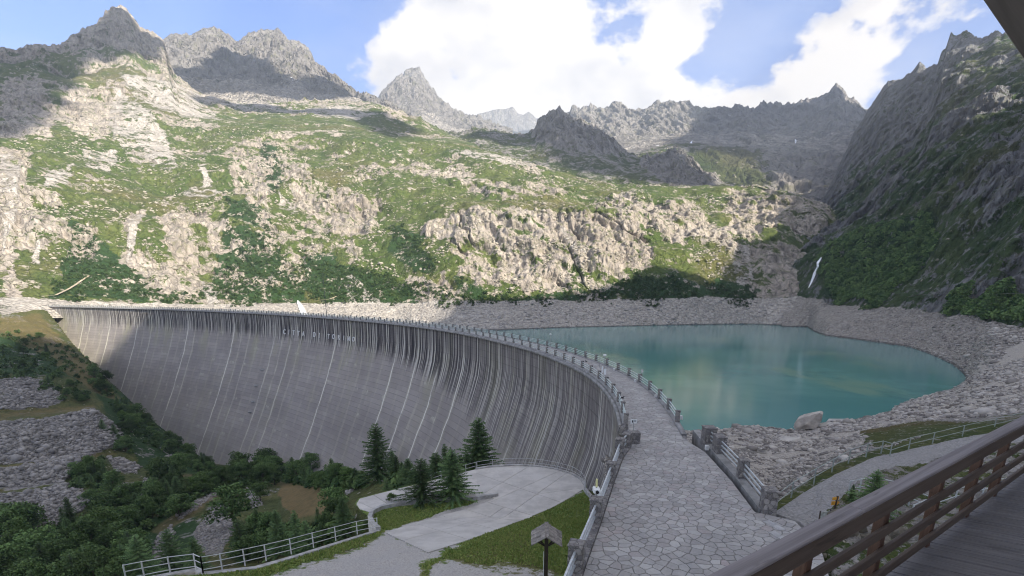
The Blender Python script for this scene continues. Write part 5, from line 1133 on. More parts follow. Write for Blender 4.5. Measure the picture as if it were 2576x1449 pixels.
    for P, n, (h0, h1), lb, gr, sp in clumps:
        xs = [p[0] for p in P]; ys = [p[1] for p in P]; k = 0; tries = 0
        while k < n and tries < 4000:
            tries += 1; x = rr.uniform(min(xs), max(xs)); y = rr.uniform(min(ys), max(ys))
            if not in_poly(x, y, P): continue
            hp = rr.uniform(h0, h1)*(.8 if rr.random() < .3 else 1); kd = 'spruce_tree' if rr.random() < sp else 'broadleaf_tree'
            
            fx = (x-min(xs))/(max(xs)-min(xs)); fy = (y-min(ys))/(max(ys)-min(ys)); sz = 'short' if hp < h0+.33*(h1-h0) else ('tall' if hp > h0+.66*(h1-h0) else 'middling')
            where = ('upper' if fy < .5 else 'lower')+' '+('left' if fx < .33 else ('right' if fx > .66 else 'middle')); l2 = lb.split(' ', 1)[1] if lb.split(' ')[0] in ('dark', 'leafy', 'small', 'bushy') else lb
            for w0 in ('leafy tree', 'tree', 'spruce'):
                if l2.startswith(w0): l2 = l2[len(w0):].strip(); break
            px_tree(kd, rr.randrange(4), x, y, y-hp, V_, f"{sz} {'spruce' if kd[0] == 's' else 'leafy tree'} {l2}, {where} part", gr, rr.uniform(1.0, 1.3) if kd == 'spruce_tree' else rr.uniform(.9, 1.25), LEAF2 if (kd[0] == 'b' and rr.random() < .13) else None); k += 1
    # spruces on the shaded lakeside slope, right, and the scrub belts far away
    for i, (x, y, h) in enumerate([(2452,738,14),(2409,742,12),(2290,640,12),(2150,700,14)]):
        px_tree('spruce_tree', i, x, y+2, y-h, RIGHT.hit, ['lone spruce on the track across the shaded slope', 'smaller spruce left of the lone one on the track', 'spruce high on the shaded slope', 'spruce near the waterfall'][i], None, 1.3)
    # young spruce by the path under the balcony
    b = lambda x, y: onz(x, y, -.1)
    px_tree('spruce_tree', 2, 2189, 1290, 1176, b, 'scraggy young spruce beside the path under the balcony', None, 1.6)
    px_tree('spruce_tree', 3, 2140, 1262, 1215, b, 'little spruce left of the scraggy one by the path', None, 1.5)
    # belts of dwarf alder: uncountable
    rg = np.random.default_rng(3)
    ts = [broad_meshes(50+i, .5, 60, .5, .16)[1] for i in range(2)]
    tp = []
    for me in ts:
        v = np.array([p.co[:] for p in me.vertices]); f = np.array([p.vertices[:] for p in me.polygons]); tp.append(((v-[0, 0, .3])*[1.6, 1.6, 1.8], f))
    def shrubs(name, P, size, mat, seed):
        rgs = np.random.default_rng(seed); V = []; Fs = []; T = []; o = 0; wh = rgs.integers(0, 2, len(P))
        for k, (tv, tf) in enumerate(tp):
            ix = np.where(wh == k)[0]; m_ = len(ix); a = rgs.uniform(0, 6.28, m_); s_ = size[ix]; x, y, z = tv[:, 0], tv[:, 1], tv[:, 2]
            X = (x[None]*np.cos(a)[:, None]-y[None]*np.sin(a)[:, None])*s_[:, None]+P[ix, 0][:, None]; Y = (x[None]*np.sin(a)[:, None]+y[None]*np.cos(a)[:, None])*s_[:, None]+P[ix, 1][:, None]; Z = z[None]*s_[:, None]*.8+P[ix, 2][:, None]+.2*s_[:, None]
            V.append(np.stack([X, Y, Z], -1).reshape(-1, 3)); Fs.append((tf[None]+np.arange(m_)[:, None, None]*len(tv)).reshape(-1, 4)+o); o += m_*len(tv); T.append(np.repeat(rgs.uniform(0, 1, m_), len(tv)))
        ob = link(name, mesh_np(name, np.concatenate(V), np.concatenate(Fs), False, {'tint': np.concatenate(T)}), mat); tag(ob, kind='stuff')
    bm_ = polymask(LIT.px, LIT.py, BUSH, 4, fbm(LIT.V[..., 0]/25, LIT.V[..., 1]/25, 0, 3), 25); c = (bm_ > .5) & (LIT.tgrid() < 4)
    P = pick(LIT, 5200, c, 31); shrubs('alder_scrub', P, rg.lognormal(.25, .4, len(P)), SCRUB, 1)
    bm_ = polymask(RIGHT.px, RIGHT.py, [[(2060,640),(2200,590),(2330,560),(2350,640),(2240,720),(2200,768),(2060,745)],[(2370,745),(2576,745),(2700,760),(2700,835),(2540,800),(2380,780)]], 4, fbm(RIGHT.V[..., 0]/25, RIGHT.V[..., 1]/25, 0, 3), 30)
    P = pick(RIGHT, 2600, (bm_ > .5), 32); shrubs('lakeside_scrub', P, rg.uniform(1.6, 3.6, len(P)), LEAF, 2)
    bm_ = polymask(VAL.px, VAL.py, [c[0] for c in clumps]+[[(0,830),(200,880),(260,950),(0,960)]], 10, None); P = pick(VAL, 1500, (bm_ > .3), 33); shrubs('valley_undergrowth', P, rg.uniform(.9, 2.2, len(P)), LEAF, 3)
trees()

# ------------------------------------------------------------------ wooden balcony and roof edge of the keeper's house
def wood_mat(name, a, b, sc=(1, 1, 1)):
    m, nt, bs = new_mat(name); g = NT(nt); co = g.coord(); r = g.obrand(); ad = g.n.new('ShaderNodeVectorMath'); ad.operation = 'ADD'; g.l.new(co, ad.inputs[0]); cb = g.n.new('ShaderNodeCombineXYZ'); g.l.new(g.math('MULTIPLY', r, 37.0), cb.inputs[0]); g.l.new(g.math('MULTIPLY', r, 17.0), cb.inputs[1]); g.l.new(cb.outputs[0], ad.inputs[1])
    v = g.mapping(ad.outputs[0], sc); n = g.noise(v, 1.0, 7, .65, .3); c = g.mix(g.ramp(n, .32, .68), a, b); kn = g.noise(g.mapping(ad.outputs[0], (1.2, 9, 9)), 1.0, 4, .6); c = g.mix(g.ramp(kn, .60, .72, 0, .7), c, tuple(v*.35 for v in a))
    c = g.mix(g.math('MULTIPLY', r, .45), c, tuple(v*.55 for v in b)); g.l.new(c, bs.inputs['Base Color']); bs.inputs['Roughness'].default_value = .62; g.l.new(g.bump(n, .7, .006), bs.inputs['Normal']); return m
def balcony():
    A = Vector((1.72, 3.03, 0)); d = Vector((7.06, 4.82, 0)).normalized(); n = Vector((d.y, -d.x, 0)); rz = math.atan2(d.y, d.x)
    ZD, ZC = 9.39, 10.35
    rail = wood_mat('weathered_rail_wood', (.062, .040, .028), (.11, .080, .060), (.8, 22, 22)); cap_m = wood_mat('grey_cap_wood', (.15, .13, .13), (.25, .225, .225), (.6, 26, 26)); post_m = wood_mat('brown_post_wood', (.060, .026, .014), (.10, .050, .028), (22, 22, .9)); deck_m = wood_mat('deck_wood', (.075, .072, .074), (.165, .155, .155), (.7, 30, 30))
    T = empty('wooden_railing', (A.x, A.y, ZD), rz); tag(T, 'long brown timber balustrade of the balcony with a wide weathered handrail', 'railing')
    def bar(name, s0, s1, off, z, w, h, mat, bv=.006):
        mb = MB(); mb.box((0, 0, 0), (s1-s0, w, h)); me = mb.mesh(name); bevel(me, bv); return link(name, me, mat, T, ((s0+s1)/2, -off, z))
    S0, S1 = -3.0, 12.5; seg = [(-3, 1.15), (1.16, 5.2), (5.21, 12.5)]
    for a, b in seg[:1]+[(1.155, 12.5)]:
        bar('handrail', a, b, .055, ZC-ZD-.02, .13, .036, cap_m, .008)
    bar('top_board', S0, S1, .098, .848, .036, .145, rail)
    for z in (.60, .38, .145): bar('rail', S0, S1, .098, z, .036, .092, rail)
    for px in (2075, 2285, 2415, 2505, 2559):
        yy = {2075: 1366, 2285: 1259, 2415: 1179, 2505: 1123, 2559: 1083}[px]; p = onz(px, yy, 10.29); s = (Vector((p[0], p[1], 0))-A).dot(d)
        mb = MB(); mb.box((0, 0, .41), (.10, .085, 1.0)); me = mb.mesh('post'); bevel(me, .008); link('post', me, post_m, T, (s, -.035, 0))
    s = 10.0
    for s in (8.8, 10.6):
        pass
    # deck boards
    D = empty('balcony_deck', (A.x, A.y, ZD), 0); tag(D, 'dark plank floor of the balcony behind the timber balustrade', 'balcony floor')
    bd = Vector((.83, -.55, 0)).normalized(); pit = .158; cr = abs(bd.cross(d).z); L = 5.2
    me = None; k = 0; s = -2.6
    while s < 12.5:
        if me is None:
            mb = MB(); mb.box((L/2, 0, -.02), (L, pit-.015, .04)); me = mb.mesh('board'); bevel(me, .004)
        o = link('board', me, deck_m, D, tuple(d*s+n*(-.02)), (0, 0, math.atan2(bd.y, bd.x))); o.location.z += random.uniform(-.0015, .0015); s += pit/cr; k += 1
    mb = MB()
    for off in (.25, 1.6, 3.2):
        c = d*4.6+n*off; mb.box((c.x, c.y, -.14), (16, .12, .19), rz)
    mb.build('joist', rail, D)
    # roof overhang
    RA = Vector((1.68, 2.12, 0)); rd = Vector((.79, .61, 0)).normalized(); rn = Vector((rd.y, -rd.x, 0)); ra = math.atan2(rd.y, rd.x)
    Rf = empty('roof_overhang', (RA.x, RA.y, 13.0), ra); tag(Rf, 'dark timber eave of the house jutting into the top corner', 'roof')
    dk = wood_mat('dark_soffit_wood', (.055, .035, .018), (.10, .065, .035), (.9, 20, 20)); fm = wood_mat('fascia_wood', (.10, .095, .095), (.16, .15, .15), (.8, 20, 20))
    mb = MB(); mb.box((4, -.06, .11), (20, .12, .22)); me = mb.mesh('fascia_board'); bevel(me, .008); link('fascia_board', me, fm, Rf)
    mb = MB(); mb.box((4, -.19, .09), (20, .14, .15)); me = mb.mesh('edge_beam'); bevel(me, .008); link('edge_beam', me, dk, Rf)
    mb = MB(); mb.box((4, 0, .06), (20, .15, .03)); sm = mb.mesh('soffit_board'); bevel(sm, .004)
    for k in range(9): link('soffit_board', sm, dk, Rf, (0, -.34-.157*k, .10+.02*k))
    mb = MB(); mb.add([(-6, .03, .23), (14, .03, .23), (14, -1.9, .62), (-6, -1.9, .62), (-6, .03, .27), (14, .03, .27), (14, -1.9, .66), (-6, -1.9, .66)], [(3,2,1,0),(4,5,6,7),(0,1,5,4),(1,2,6,5),(2,3,7,6),(3,0,4,7)])
    mb.build('roof_cover', plain('roof_slate', (.10, .10, .105), .8, .3, 2), Rf)
balcony()

# ------------------------------------------------------------------ signs, lamps and other small things
def small():
    dark = plain('dark_stained_wood', (.045, .032, .025), .7, .3, 6, .004); white = plain('white_enamel', (.72, .73, .72), .45, .06, 3); steel = plain('grey_steel', (.30, .31, .31), .5, .15, 4, 0, .4); slate = plain('stone_roof_slab', (.21, .19, .17), .85, .35, 4, .015, rnd=.35)
    # roofed notice post on the lawn
    a, t = azt(1372, 1497); b = gp(1372, 1500); T = empty('notice_post', b, -.05); tag(T, 'dark wooden notice post with a little stone slab roof on the lawn', 'notice post')
    a2, t2 = azt(1373, 1346); r = math.hypot(b[0], b[1]); zc = H+r*t2-b[2]
    mb = MB(); mb.box((0, 0, zc/2-.1), (.20, .20, zc+.1)); me = mb.mesh('post'); bevel(me, .012); link('post', me, dark, T)
    for sx in (-1, 1):
        for sy in (-1, 1): mb = MB(); mb.beam((sx*.09, 0, zc-.62), (sx*.55, sy*.28, zc-.18), .07, .07); mb.build('brace', dark, T)
    mb = MB(); mb.beam((0, -.78, zc+.23), (0, .78, zc+.23), .09, .09); mb.build('ridge_beam', dark, T)
    for sx in (-1, 1):
        mb = MB(); mb.add([(sx*.03, -.72, zc+.24), (sx*.03, .72, zc+.24), (sx*.74, .72, zc-.16), (sx*.74, -.72, zc-.16), (sx*.03, -.72, zc+.20), (sx*.03, .72, zc+.20), (sx*.74, .72, zc-.20), (sx*.74, -.72, zc-.20)], [(0,1,2,3),(7,6,5,4),(0,4,5,1),(1,5,6,2),(2,6,7,3),(3,7,4,0)]); mb.build('roof_boarding', dark, T)
        rr = random.Random(3+sx)
        for row in range(3):
            x0 = .80-.27*row; y = -.80+rr.uniform(-.1, 0)
            while y < .78:
                w = rr.uniform(.34, .62); w = min(w, .86-y); zz = zc+.27-.565*x0+.02*row+rr.uniform(0, .012)
                mb = MB(); j = lambda: rr.uniform(-.025, .025); xb = x0-.36
                top = [(sx*(x0+j()), y+.01+j()*.3, zz), (sx*(x0+j()), y+w-.01+j()*.3, zz), (sx*xb, y+w-.015, zz+.565*.36), (sx*xb, y+.015, zz+.565*.36)]
                mb.add(top+[(p[0], p[1], p[2]-.035) for p in top], [(0,1,2,3),(7,6,5,4),(0,4,5,1),(1,5,6,2),(2,6,7,3),(3,7,4,0)]); me = mb.mesh('roof_slab'); bm = bmesh.new(); bm.from_mesh(me); bmesh.ops.recalc_face_normals(bm, faces=bm.faces); bm.to_mesh(me); bm.free(); link('roof_slab', me, slate, T); y += w
    mb = MB(); mb.box((-.13, -.02, zc*.45), (.02, .30, zc*.55)); mb.build('notice_strip', white, T)
    # lamp posts on the crest
    def lamp(x, yb, ht, label, box=True, gr=None):
        p = onz(x, yb, 0); T = empty('lamp_post', p); tag(T, label, 'lamp post'); mb = MB(); mb.tube([(0, 0, 0), (0, 0, ht)], .05, 8); mb.build('pole', steel, T); mb = MB(); mb.box((0, 0, ht+.12), (.42, .34, .26)); me = mb.mesh('lamp_head'); bevel(me, .03); link('lamp_head', me, white, T)
        if box:
            mb = MB(); mb.box((.12, -.05, .62), (.32, .22, .85)); me = mb.mesh('control_box'); bevel(me, .02); link('control_box', me, white, T)
            mb = MB(); mb.box((-.24, .05, .95), (.2, .16, .9)); me = mb.mesh('cable_box'); bevel(me, .02); link('cable_box', me, white, T)
        return T
    lamp(1519, 946, 2.9, 'tall pole with white lamp head and white boxes on the lawn side of the crest'); lamp(1384, 874, 2.7, 'slim pole with white head farther along the dam crest', False)
    p = onz(1508, 925, 0); T = empty('thin_pole', p); tag(T, 'thin grey pole just beyond the tall lamp pole on the crest', 'pole'); mb = MB(); mb.tube([(0, 0, 0), (0, 0, 2.5)], .035, 6); mb.build('shaft', steel, T)
    p = onz(1614, 958, 0); T = empty('notice_plate', p, .5); tag(T, 'small white plate on a rod fixed to the lakeside crest railing', 'sign'); mb = MB(); mb.tube([(0, 0, 0), (0, 0, 1.2)], .03, 6); mb.build('rod', steel, T); mb = MB(); mb.box((0, 0, 1.35), (.32, .03, .42)); mb.build('plate', white, T)
    p = onz(1591, 1112, 0); T = empty('warning_sign', (p[0], p[1], p[2]), .2); tag(T, 'white warning plate on a post at the lawn side end of the crest railing', 'sign'); mb = MB(); mb.tube([(0, 0, 0), (0, 0, 1.9)], .035, 6); mb.build('post', steel, T)
    mb = MB(); mb.box((0, 0, 1.75), (.52, .03, .34)); pl = mb.build('plate', white, T)
    mb = MB(); mb.box((-.12, -.019, 1.75), (.10, .006, .2)); mb.box((.08, -.019, 1.80), (.24, .006, .035)); mb.box((.08, -.019, 1.72), (.24, .006, .035)); mb.build('print', plain('black_paint', (.03, .03, .03), .6, .05), pl)
    # weather station on the terrace railing
    p = (4.35, 25.0, 0); q = onz(1505, 1300, .1); T = empty('camera_mast', (q[0]-.15, q[1]+.1, 0)); tag(T, 'short mast with white instrument housings on the terrace railing', 'camera mast'); s = 1.0
    mb = MB(); mb.tube([(0, 0, 0), (0, 0, 2.1)], .04, 8); mb.build('mast', steel, T)
    mb = MB(); mb.box((0, 0, 1.62), (.36, .5, .26)); me = mb.mesh('housing'); bevel(me, .04); h = link('housing', me, white, T); mb = MB(); mb.box((.08, 0, 1.12), (.30, .24, .42)); me = mb.mesh('housing'); bevel(me, .03); link('housing', me, white, T)
    mb = MB(); mb.tube([(0, -.26, 1.62), (0, -.34, 1.62)], .09, 10); mb.build('lens', plain('lens_black', (.02, .02, .02), .2, .05), h); mb = MB(); mb.tube([(.0, 0, 1.8), (0, 0, 2.25)], .06, 8); mb.build('sensor', plain('pale_yellow', (.62, .60, .30), .5, .05), T)
    # two crows on the railing
    blk = plain('crow_black', (.012, .012, .014), .5, .1)
    for i, (x, y, lb, rz) in enumerate([(1584, 1032, 'black crow perched on a crest pillar near the terrace', .6), (1476, 926, 'black crow perched farther along the lawn side railing of the crest', 2.2)]):
        k = int(np.argmin(((DN-np.array(onz(x, y+6, 0)[:2]))**2).sum(1))); q = DN[k]+NRM[k]*.1
        bm = bmesh.new(); 
        def ball(c, s, rot=0):
            r_ = bmesh.ops.create_icosphere(bm, subdivisions=2, radius=1); bmesh.ops.transform(bm, verts=r_['verts'], matrix=Matrix.Translation(c) @ Matrix.Rotation(rot, 4, 'Y') @ Matrix.Diagonal((*s, 1)))
        ball((0, 0, .17), (.19, .085, .09), .35); ball((.17, 0, .29), (.062, .055, .058)); ball((-.22, 0, .10), (.15, .04, .02), .3); ball((-.05, .07, .17), (.17, .02, .06), .35); ball((-.05, -.07, .17), (.17, .02, .06), .35)
        r_ = bmesh.ops.create_cone(bm, segments=6, radius1=.022, radius2=.002, depth=.09); bmesh.ops.transform(bm, verts=r_['verts'], matrix=Matrix.Translation((.25, 0, .285)) @ Matrix.Rotation(R(95), 4, 'Y'))
        for sy in (-.03, .03): r_ = bmesh.ops.create_cone(bm, segments=5, radius1=.008, radius2=.008, depth=.12); bmesh.ops.transform(bm, verts=r_['verts'], matrix=Matrix.Translation((.02, sy, .06)))
        me = bpy.data.meshes.new('crow'); bm.to_mesh(me); bm.free(); me.polygons.foreach_set('use_smooth', [True]*len(me.polygons)); o = link('crow', me, blk, None, (q[0], q[1], 1.27), (0, 0, rz)); tag(o, lb, 'bird')
    # the radio mast and the white outlet behind the crest
    b = at_r(822, 795, 330); T = empty('radio_mast', (b[0], b[1], -6)); tag(T, 'thin tall lattice mast rising behind the dam crest', 'mast'); top = at_r(822, 684, 330)[2]+6; mb = MB(); mb.tube([(0, 0, 0), (0, 0, top)], .22, 6, r1=.12); mb.build('shaft', plain('mast_dark', (.09, .09, .085), .6, .1), T)
    mb = MB()
    for k in range(7): mb.box((0, 0, top*(.3+.1*k)), (.9, .12, .12))
    mb.build('rung', bpy.data.materials['mast_dark'], T)
    def ribbon_on(sheet, name, label, pts, w, mat, cat=None, kind=None, lift=1.0):
        P = []
        for x, y in pts:
            c = [Vector(q.hit(x, y)) for q in (sheet if isinstance(sheet, tuple) else (sheet,))]; P.append(min(c, key=lambda v: v.xy.length)); P = [p+(Vector((0, 0, H))-p).normalized()*lift for p in P]; V = []
        for i, p in enumerate(P):
            ww = w[i] if isinstance(w, (list, tuple)) else w; sd = Vector((p.y, -p.x, 0)).normalized(); V += [p-sd*ww/2, p+(Vector((0, 0, H))-p).normalized()*ww*.08, p+sd*ww/2]
        mb = MB(); mb.add(V, [f for i in range(len(P)-1) for f in ((i*3, i*3+1, i*3+4, i*3+3), (i*3+1, i*3+2, i*3+5, i*3+4))]); o = mb.build(name, mat, None, True); tag(o, label, cat, None, kind); return o
    foam = plain('white_water', (.80, .83, .86), .6, .12, .3, 0, stretch=(1, 1, .1)); snow = plain('snow', (.80, .82, .86), .8, .08, .05)
    ribbon_on(LIT, 'water_chute', 'bright white outlet chute between rocks behind the dam crest', [(749,756),(752,762),(757,772),(763,785),(769,797)], [1.0, 3.0, 4.5, 5.0, 5.5], foam, 'chute')
    ribbon_on((LIT, RIGHT), 'waterfall', 'thin white waterfall down the shaded cliff beyond the lake', [(2070,634),(2066,648),(2058,660),(2057,672),(2050,686),(2045,700),(2040,712),(2034,724)], [.6, 1.3, 2.6, 1.6, 2.6, 2.2, 1.4, .6], foam, 'waterfall')
    dirt = plain('footpath_dirt', (.36, .30, .22), .95, .2, .3)
    ribbon_on(LIT, 'footpath', None, [(382,769),(450,768),(560,765),(640,764),(700,762),(742,758),(790,757),(830,752),(850,744),(862,738)], 1.6, dirt, None, 'structure', .8)
    ribbon_on(LIT, 'footpath', None, [(105,745),(140,742),(170,728),(190,716),(204,706),(222,694),(250,690)], 1.8, dirt, None, 'structure', .8)
    ribbon_on(RIGHT, 'track', None, [(2280,748),(2310,742),(2350,739),(2390,737),(2450,737),(2520,738),(2600,740)], 2.0, plain('track_gravel', (.34, .33, .30), .95, .2, .3), None, 'structure', 1.0)
    for sh, nm, pts, w, lb in [('cirque', 'snow_patch', [(1742,352),(1738,360),(1731,366)], [.5, 6, .5], 'small snow patch in the shaded bowl right of the grey ridge'), ('cirque', 'snow_patch', [(1649,365),(1657,367),(1664,369)], [.5, 5, .5], 'thin snow patch at the foot of the sunlit grey ridge'), ('cirque', 'snow_patch', [(1832,289),(1840,291)], [5, .5], 'little snow patch high under the shaded ridge'), ('cirque', 'snow_patch', [(1880,313),(1886,318),(1890,316)], [1, 11, .5], 'snow patch in the middle of the shaded headwall'), ('cirque', 'snow_patch', [(2000,349),(2002,355),(2000,362)], [.5, 5, .5], 'snow sliver below the pointed right hand summit'), ('massif', 'snow_patch', [(733,195),(737,203)], [7, 1], 'small snow patch in a gully of the left massif')]:
        ribbon_on(FAR[sh], nm, lb, pts, w, snow, 'snow patch', None, 8)
    # boulder on the shore and pale slabs beside it
    b = onz(2034, 1082, -20); b = SHORE.hit(2034, 1083); bm = bmesh.new(); sc = math.hypot(b[0], b[1], b[2]-H)/F*.84
    out = [(-27, 0), (-25, 12), (-20, 26), (-8, 34), (8, 41), (24, 48), (30, 44), (28, 22), (24, 10), (14, 5), (-6, 1), (-20, -2)]
    rr = random.Random(4); n_ = len(out); vf = [bm.verts.new((x*sc, -1.2+rr.uniform(-.3, .3), y*sc)) for x, y in out]; vm = [bm.verts.new((x*sc*1.08, .6+rr.uniform(-.3, .3), y*sc*1.03)) for x, y in out]; vb = [bm.verts.new((x*sc*.8, 2.6+rr.uniform(-.3, .3), y*sc*.85)) for x, y in out]
    for r1, r2 in ((vf, vm), (vm, vb)):
        for i in range(n_): bm.faces.new((r1[i], r1[(i+1) % n_], r2[(i+1) % n_], r2[i]))
    c1 = bm.verts.new((0, -2.0, 18*sc)); 
    for i in range(n_): bm.faces.new((c1, vf[(i+1) % n_], vf[i]))
    bm.faces.new(list(reversed(vb))); bmesh.ops.triangulate(bm, faces=bm.faces[:]); bmesh.ops.subdivide_edges(bm, edges=bm.edges[:], cuts=2)
    for v in bm.verts: v.co += Vector((rr.uniform(-1, 1), rr.uniform(-1, 1), rr.uniform(-1, 1)))*.07
    bmesh.ops.recalc_face_normals(bm, faces=bm.faces[:]); me = bpy.data.meshes.new('boulder'); bm.to_mesh(me); bm.free(); bp = plain('boulder_stone', (.46, .42, .37), .9, .3, .5, .12); o = link('boulder', me, bp, None, (b[0], b[1]+1, b[2]+.15), (0, 0, -math.atan2(b[0], b[1]))); tag(o, 'big pale boulder standing alone at the water edge on the near shore', 'boulder')
    for i, (x, y, w, d_, lb) in enumerate([(2120,1061,36,3.2,'long pale rock slab at the water edge right of the big boulder'),(2080,1072,26,3.0,'pale slab sloping from the big boulder towards the water'),(1975,1108,40,2.4,'smooth pale slab in the rubble below the big boulder')]):
        b = SHORE.hit(x, y); s = math.hypot(b[0], b[1])/F; mb = MB(); mb.rock((0, 0, 0), (w*s, d_, 1.0), 60+i); me = mb.mesh('rock_slab'); o = link('rock_slab', me, plain('pale_slab', (.42, .395, .36), .9, .25, .4, .1), None, (b[0], b[1], b[2]-.1), (0, -.12 if i < 2 else -.25, -math.atan2(b[0], b[1]))); tag(o, lb, 'rock')
    # path side: railings, trail sign, folding board
    gr = plain('grey_green_pipe', (.26, .29, .26), .6, .2, 2)
    def fence(name, label, px, z0, h, zs, mat, th=.05):
        L = [Vector(onz(x, y, z0)) for x, y in px]; T = empty(name); tag(T, label, 'railing')
        for p in L: mb = MB(); mb.box((0, 0, h/2-.2), (th*1.2, th*1.2, h+.4)); mb.build('post', mat, T, loc=p)
        for z in zs:
            mb = MB(); [mb.tube([a+Vector((0, 0, z)), b_+Vector((0, 0, z))], th*.55, 6) for a, b_ in zip(L[:-1], L[1:])]; mb.build('rail', mat, T)
    fence('path_railing', 'thin grey green two rail railing between the gravel path and the rubble slope', [(1946,1288),(1990,1252),(2047,1216),(2092,1190),(2134,1165),(2178,1149),(2216,1141),(2238,1148),(2285,1132),(2345,1118),(2420,1099),(2500,1080),(2576,1062)], -.25, 1.05, (.5, 1.02), gr)
    wr = plain('whitish_rail', (.42, .44, .43), .6, .15, 2)
    fence('garden_railing', 'pale two rail railing round the little garden beside the path', [(2133,1250),(2160,1244),(2196,1240),(2247,1252),(2285,1272),(2330,1292)], -.15, 1.05, (.5, 1.02), wr)
    fence('lower_garden_railing', 'pale railing seen through the balcony balusters', [(2290,1312),(2340,1290),(2400,1268),(2470,1250),(2560,1232)], -.2, 1.0, (.5, .98), wr)
    p = onz(2091, 1316, 0); T = empty('trail_sign', p, .25); tag(T, 'yellow trail arrow on a dark post by the path rock', 'sign'); mb = MB(); mb.tube([(0, 0, -.1), (.1, 0, 1.55)], .05, 7); mb.build('post', dark, T); mb = MB(); mb.add([(-.2, 0, 1.05), (.2, 0, 1.05), (.32, 0, 1.15), (.2, 0, 1.26), (-.2, 0, 1.26), (-.2, .03, 1.05), (.2, .03, 1.05), (.32, .03, 1.15), (.2, .03, 1.26), (-.2, .03, 1.26)], [(0,1,2,3,4),(9,8,7,6,5),(0,5,6,1),(1,6,7,2),(2,7,8,3),(3,8,9,4),(4,9,5,0)])
    ye = plain('trail_yellow', (.55, .27, .03), .6, .1); mb.build('arrow', ye, T); mb = MB(); mb.box((0, 0, 1.42), (.4, .03, .16)); mb.build('arrow', ye, T)
    p = onz(2068, 1335, 0); T = empty('folding_board', p, .3); tag(T, 'dark framed folding notice board beside the path', 'notice board')
    for sx in (-1, 1): mb = MB(); mb.beam((sx*.34, -.02, 0), (sx*.34-.0, .0, 1.15), .05, .05); mb.build('leg', dark, T)
    mb = MB(); mb.box((0, 0, .72), (.66, .03, .72)); mb.build('panel', plain('notice_panel', (.30, .31, .28), .7, .4, 4), T)
    for i, (x, y, s, h, lb) in enumerate([(2112,1338,1.0,1.35,'mossy dark rock behind the trail sign'),(2150,1330,.7,.5,'low rock right of the mossy one by the path'),(2200,1372,.8,.55,'rock under the balcony handrail'),(2260,1350,.6,.45,'small rock showing between the balusters')]):
        p = onz(x, y, 0); mb = MB(); mb.rock((0, 0, h*.35), (s, s*.8, h), 80+i); o = mb.build('rock', plain('mossy_rock', (.12, .105, .08), .95, .45, 2, .05), None, loc=p); tag(o, lb, 'rock')
    for i, (x, y) in enumerate([(1948,1322),(1962,1350)]):
        p = onz(x, y, .03); mb = MB(); mb.box((0, 0, 0), (.42, 1.15, .1), -.0); me = mb.mesh('threshold_stone'); bevel(me, .02); o = link('threshold_stone', me, plain('threshold', (.34, .335, .33), .8, .2, 2, .01), None, (p[0], p[1], .01), (0, 0, .30)); tag(o, ['pale long stone bordering the paving, the one nearer the corner pillar', 'pale long stone bordering the paving, the one nearer the handrail'][i], 'border stone')
    # gallery mouth in the lowest rubble terrace
    p = VAL.hit(237, 1275); T = empty('tunnel_mouth', p, -math.atan2(p[0], p[1])); tag(T, 'small dark arched opening framed in pale stone in the lowest terrace', 'tunnel mouth'); s = math.hypot(p[0], p[1])/F*1.0; w, h = 6*s, 22*s
    arc = [(-w, -.5)]+[(w*math.cos(a), h*.62+w*math.sin(a)*1.2) for a in np.linspace(math.pi, 0, 9)]+[(w, -.5)]
    mb = MB(); k = len(arc); V = [(x, -1.5, z) for x, z in arc]+[(x*1.45, -1.5, z*1.12) for x, z in arc]+[(x, 1.0, z) for x, z in arc]+[(x*1.45, 1.0, z*1.12) for x, z in arc]
    Fs = [f for i in range(k-1) for f in ((i, i+1, k+i+1, k+i), (i, 2*k+i, 2*k+i+1, i+1), (k+i, k+i+1, 3*k+i+1, 3*k+i))]; mb.add(V, Fs); mb.build('arch_ring', PALEW, T)
    mb = MB(); mb.add([(x*1.02, -1.1, z) for x, z in arc], [tuple(range(k))]); mb.build('opening', plain('opening_shade', (.012, .012, .012), .95, .05), T)  # flat sheet painted near black for the shade inside the arch
    # letters on the dam
    lm = plain('letter_white', (.62, .62, .62), .7, .08); LT = empty('lettering', (0, 0, 0)); tag(LT, 'row of pale block letters reading CITTA DI TORINO high on the dam face', 'lettering')
    for ch, cx, cy in [('C',350,490),('I',437,495),('T',530,510),('T',625,520),('A',715,530),('D',930,545),('I',1025,560),('T',1205,580),('O',1300,585),('R',1400,600),('I',1497,610),('N',1590,625),('O',1685,635)]:
        x = (1000+cx/5.152)*.6708; y = (1150+cy/5.152)*.6708; p = Vector(dam_pt(x, y)); k = int(np.argmin(((face_pts(-p.z)-np.array([p.x, p.y]))**2).sum(1))); nn = Vector((-NRM[k][0], -NRM[k][1], 0)); tt = Vector((-_t[k][0], -_t[k][1], 0))
        size = 11.0*(p-Vector((0, 0, H))).length/F; cu = bpy.data.curves.new('letter', 'FONT'); cu.body = ch; cu.size = size*1.4; cu.extrude = .12; cu.offset = .045; cu.align_x = 'CENTER'; cu.align_y = 'CENTER'
        tmp = bpy.data.objects.new('tmp', cu); COL.objects.link(tmp); dg = bpy.context.evaluated_depsgraph_get(); me = bpy.data.meshes.new_from_object(tmp.evaluated_get(dg)); bpy.data.objects.remove(tmp); bpy.data.curves.remove(cu); me.name = 'letter'
        dd = -p.z; sl = math.atan2(np.interp(dd+1, _pd, _po)-np.interp(dd-1, _pd, _po), 2.0); zx = Vector((0, 0, 1)); up = (zx*math.cos(sl)-nn*math.sin(sl)).normalized(); nf = (nn*math.cos(sl)+zx*math.sin(sl)).normalized()
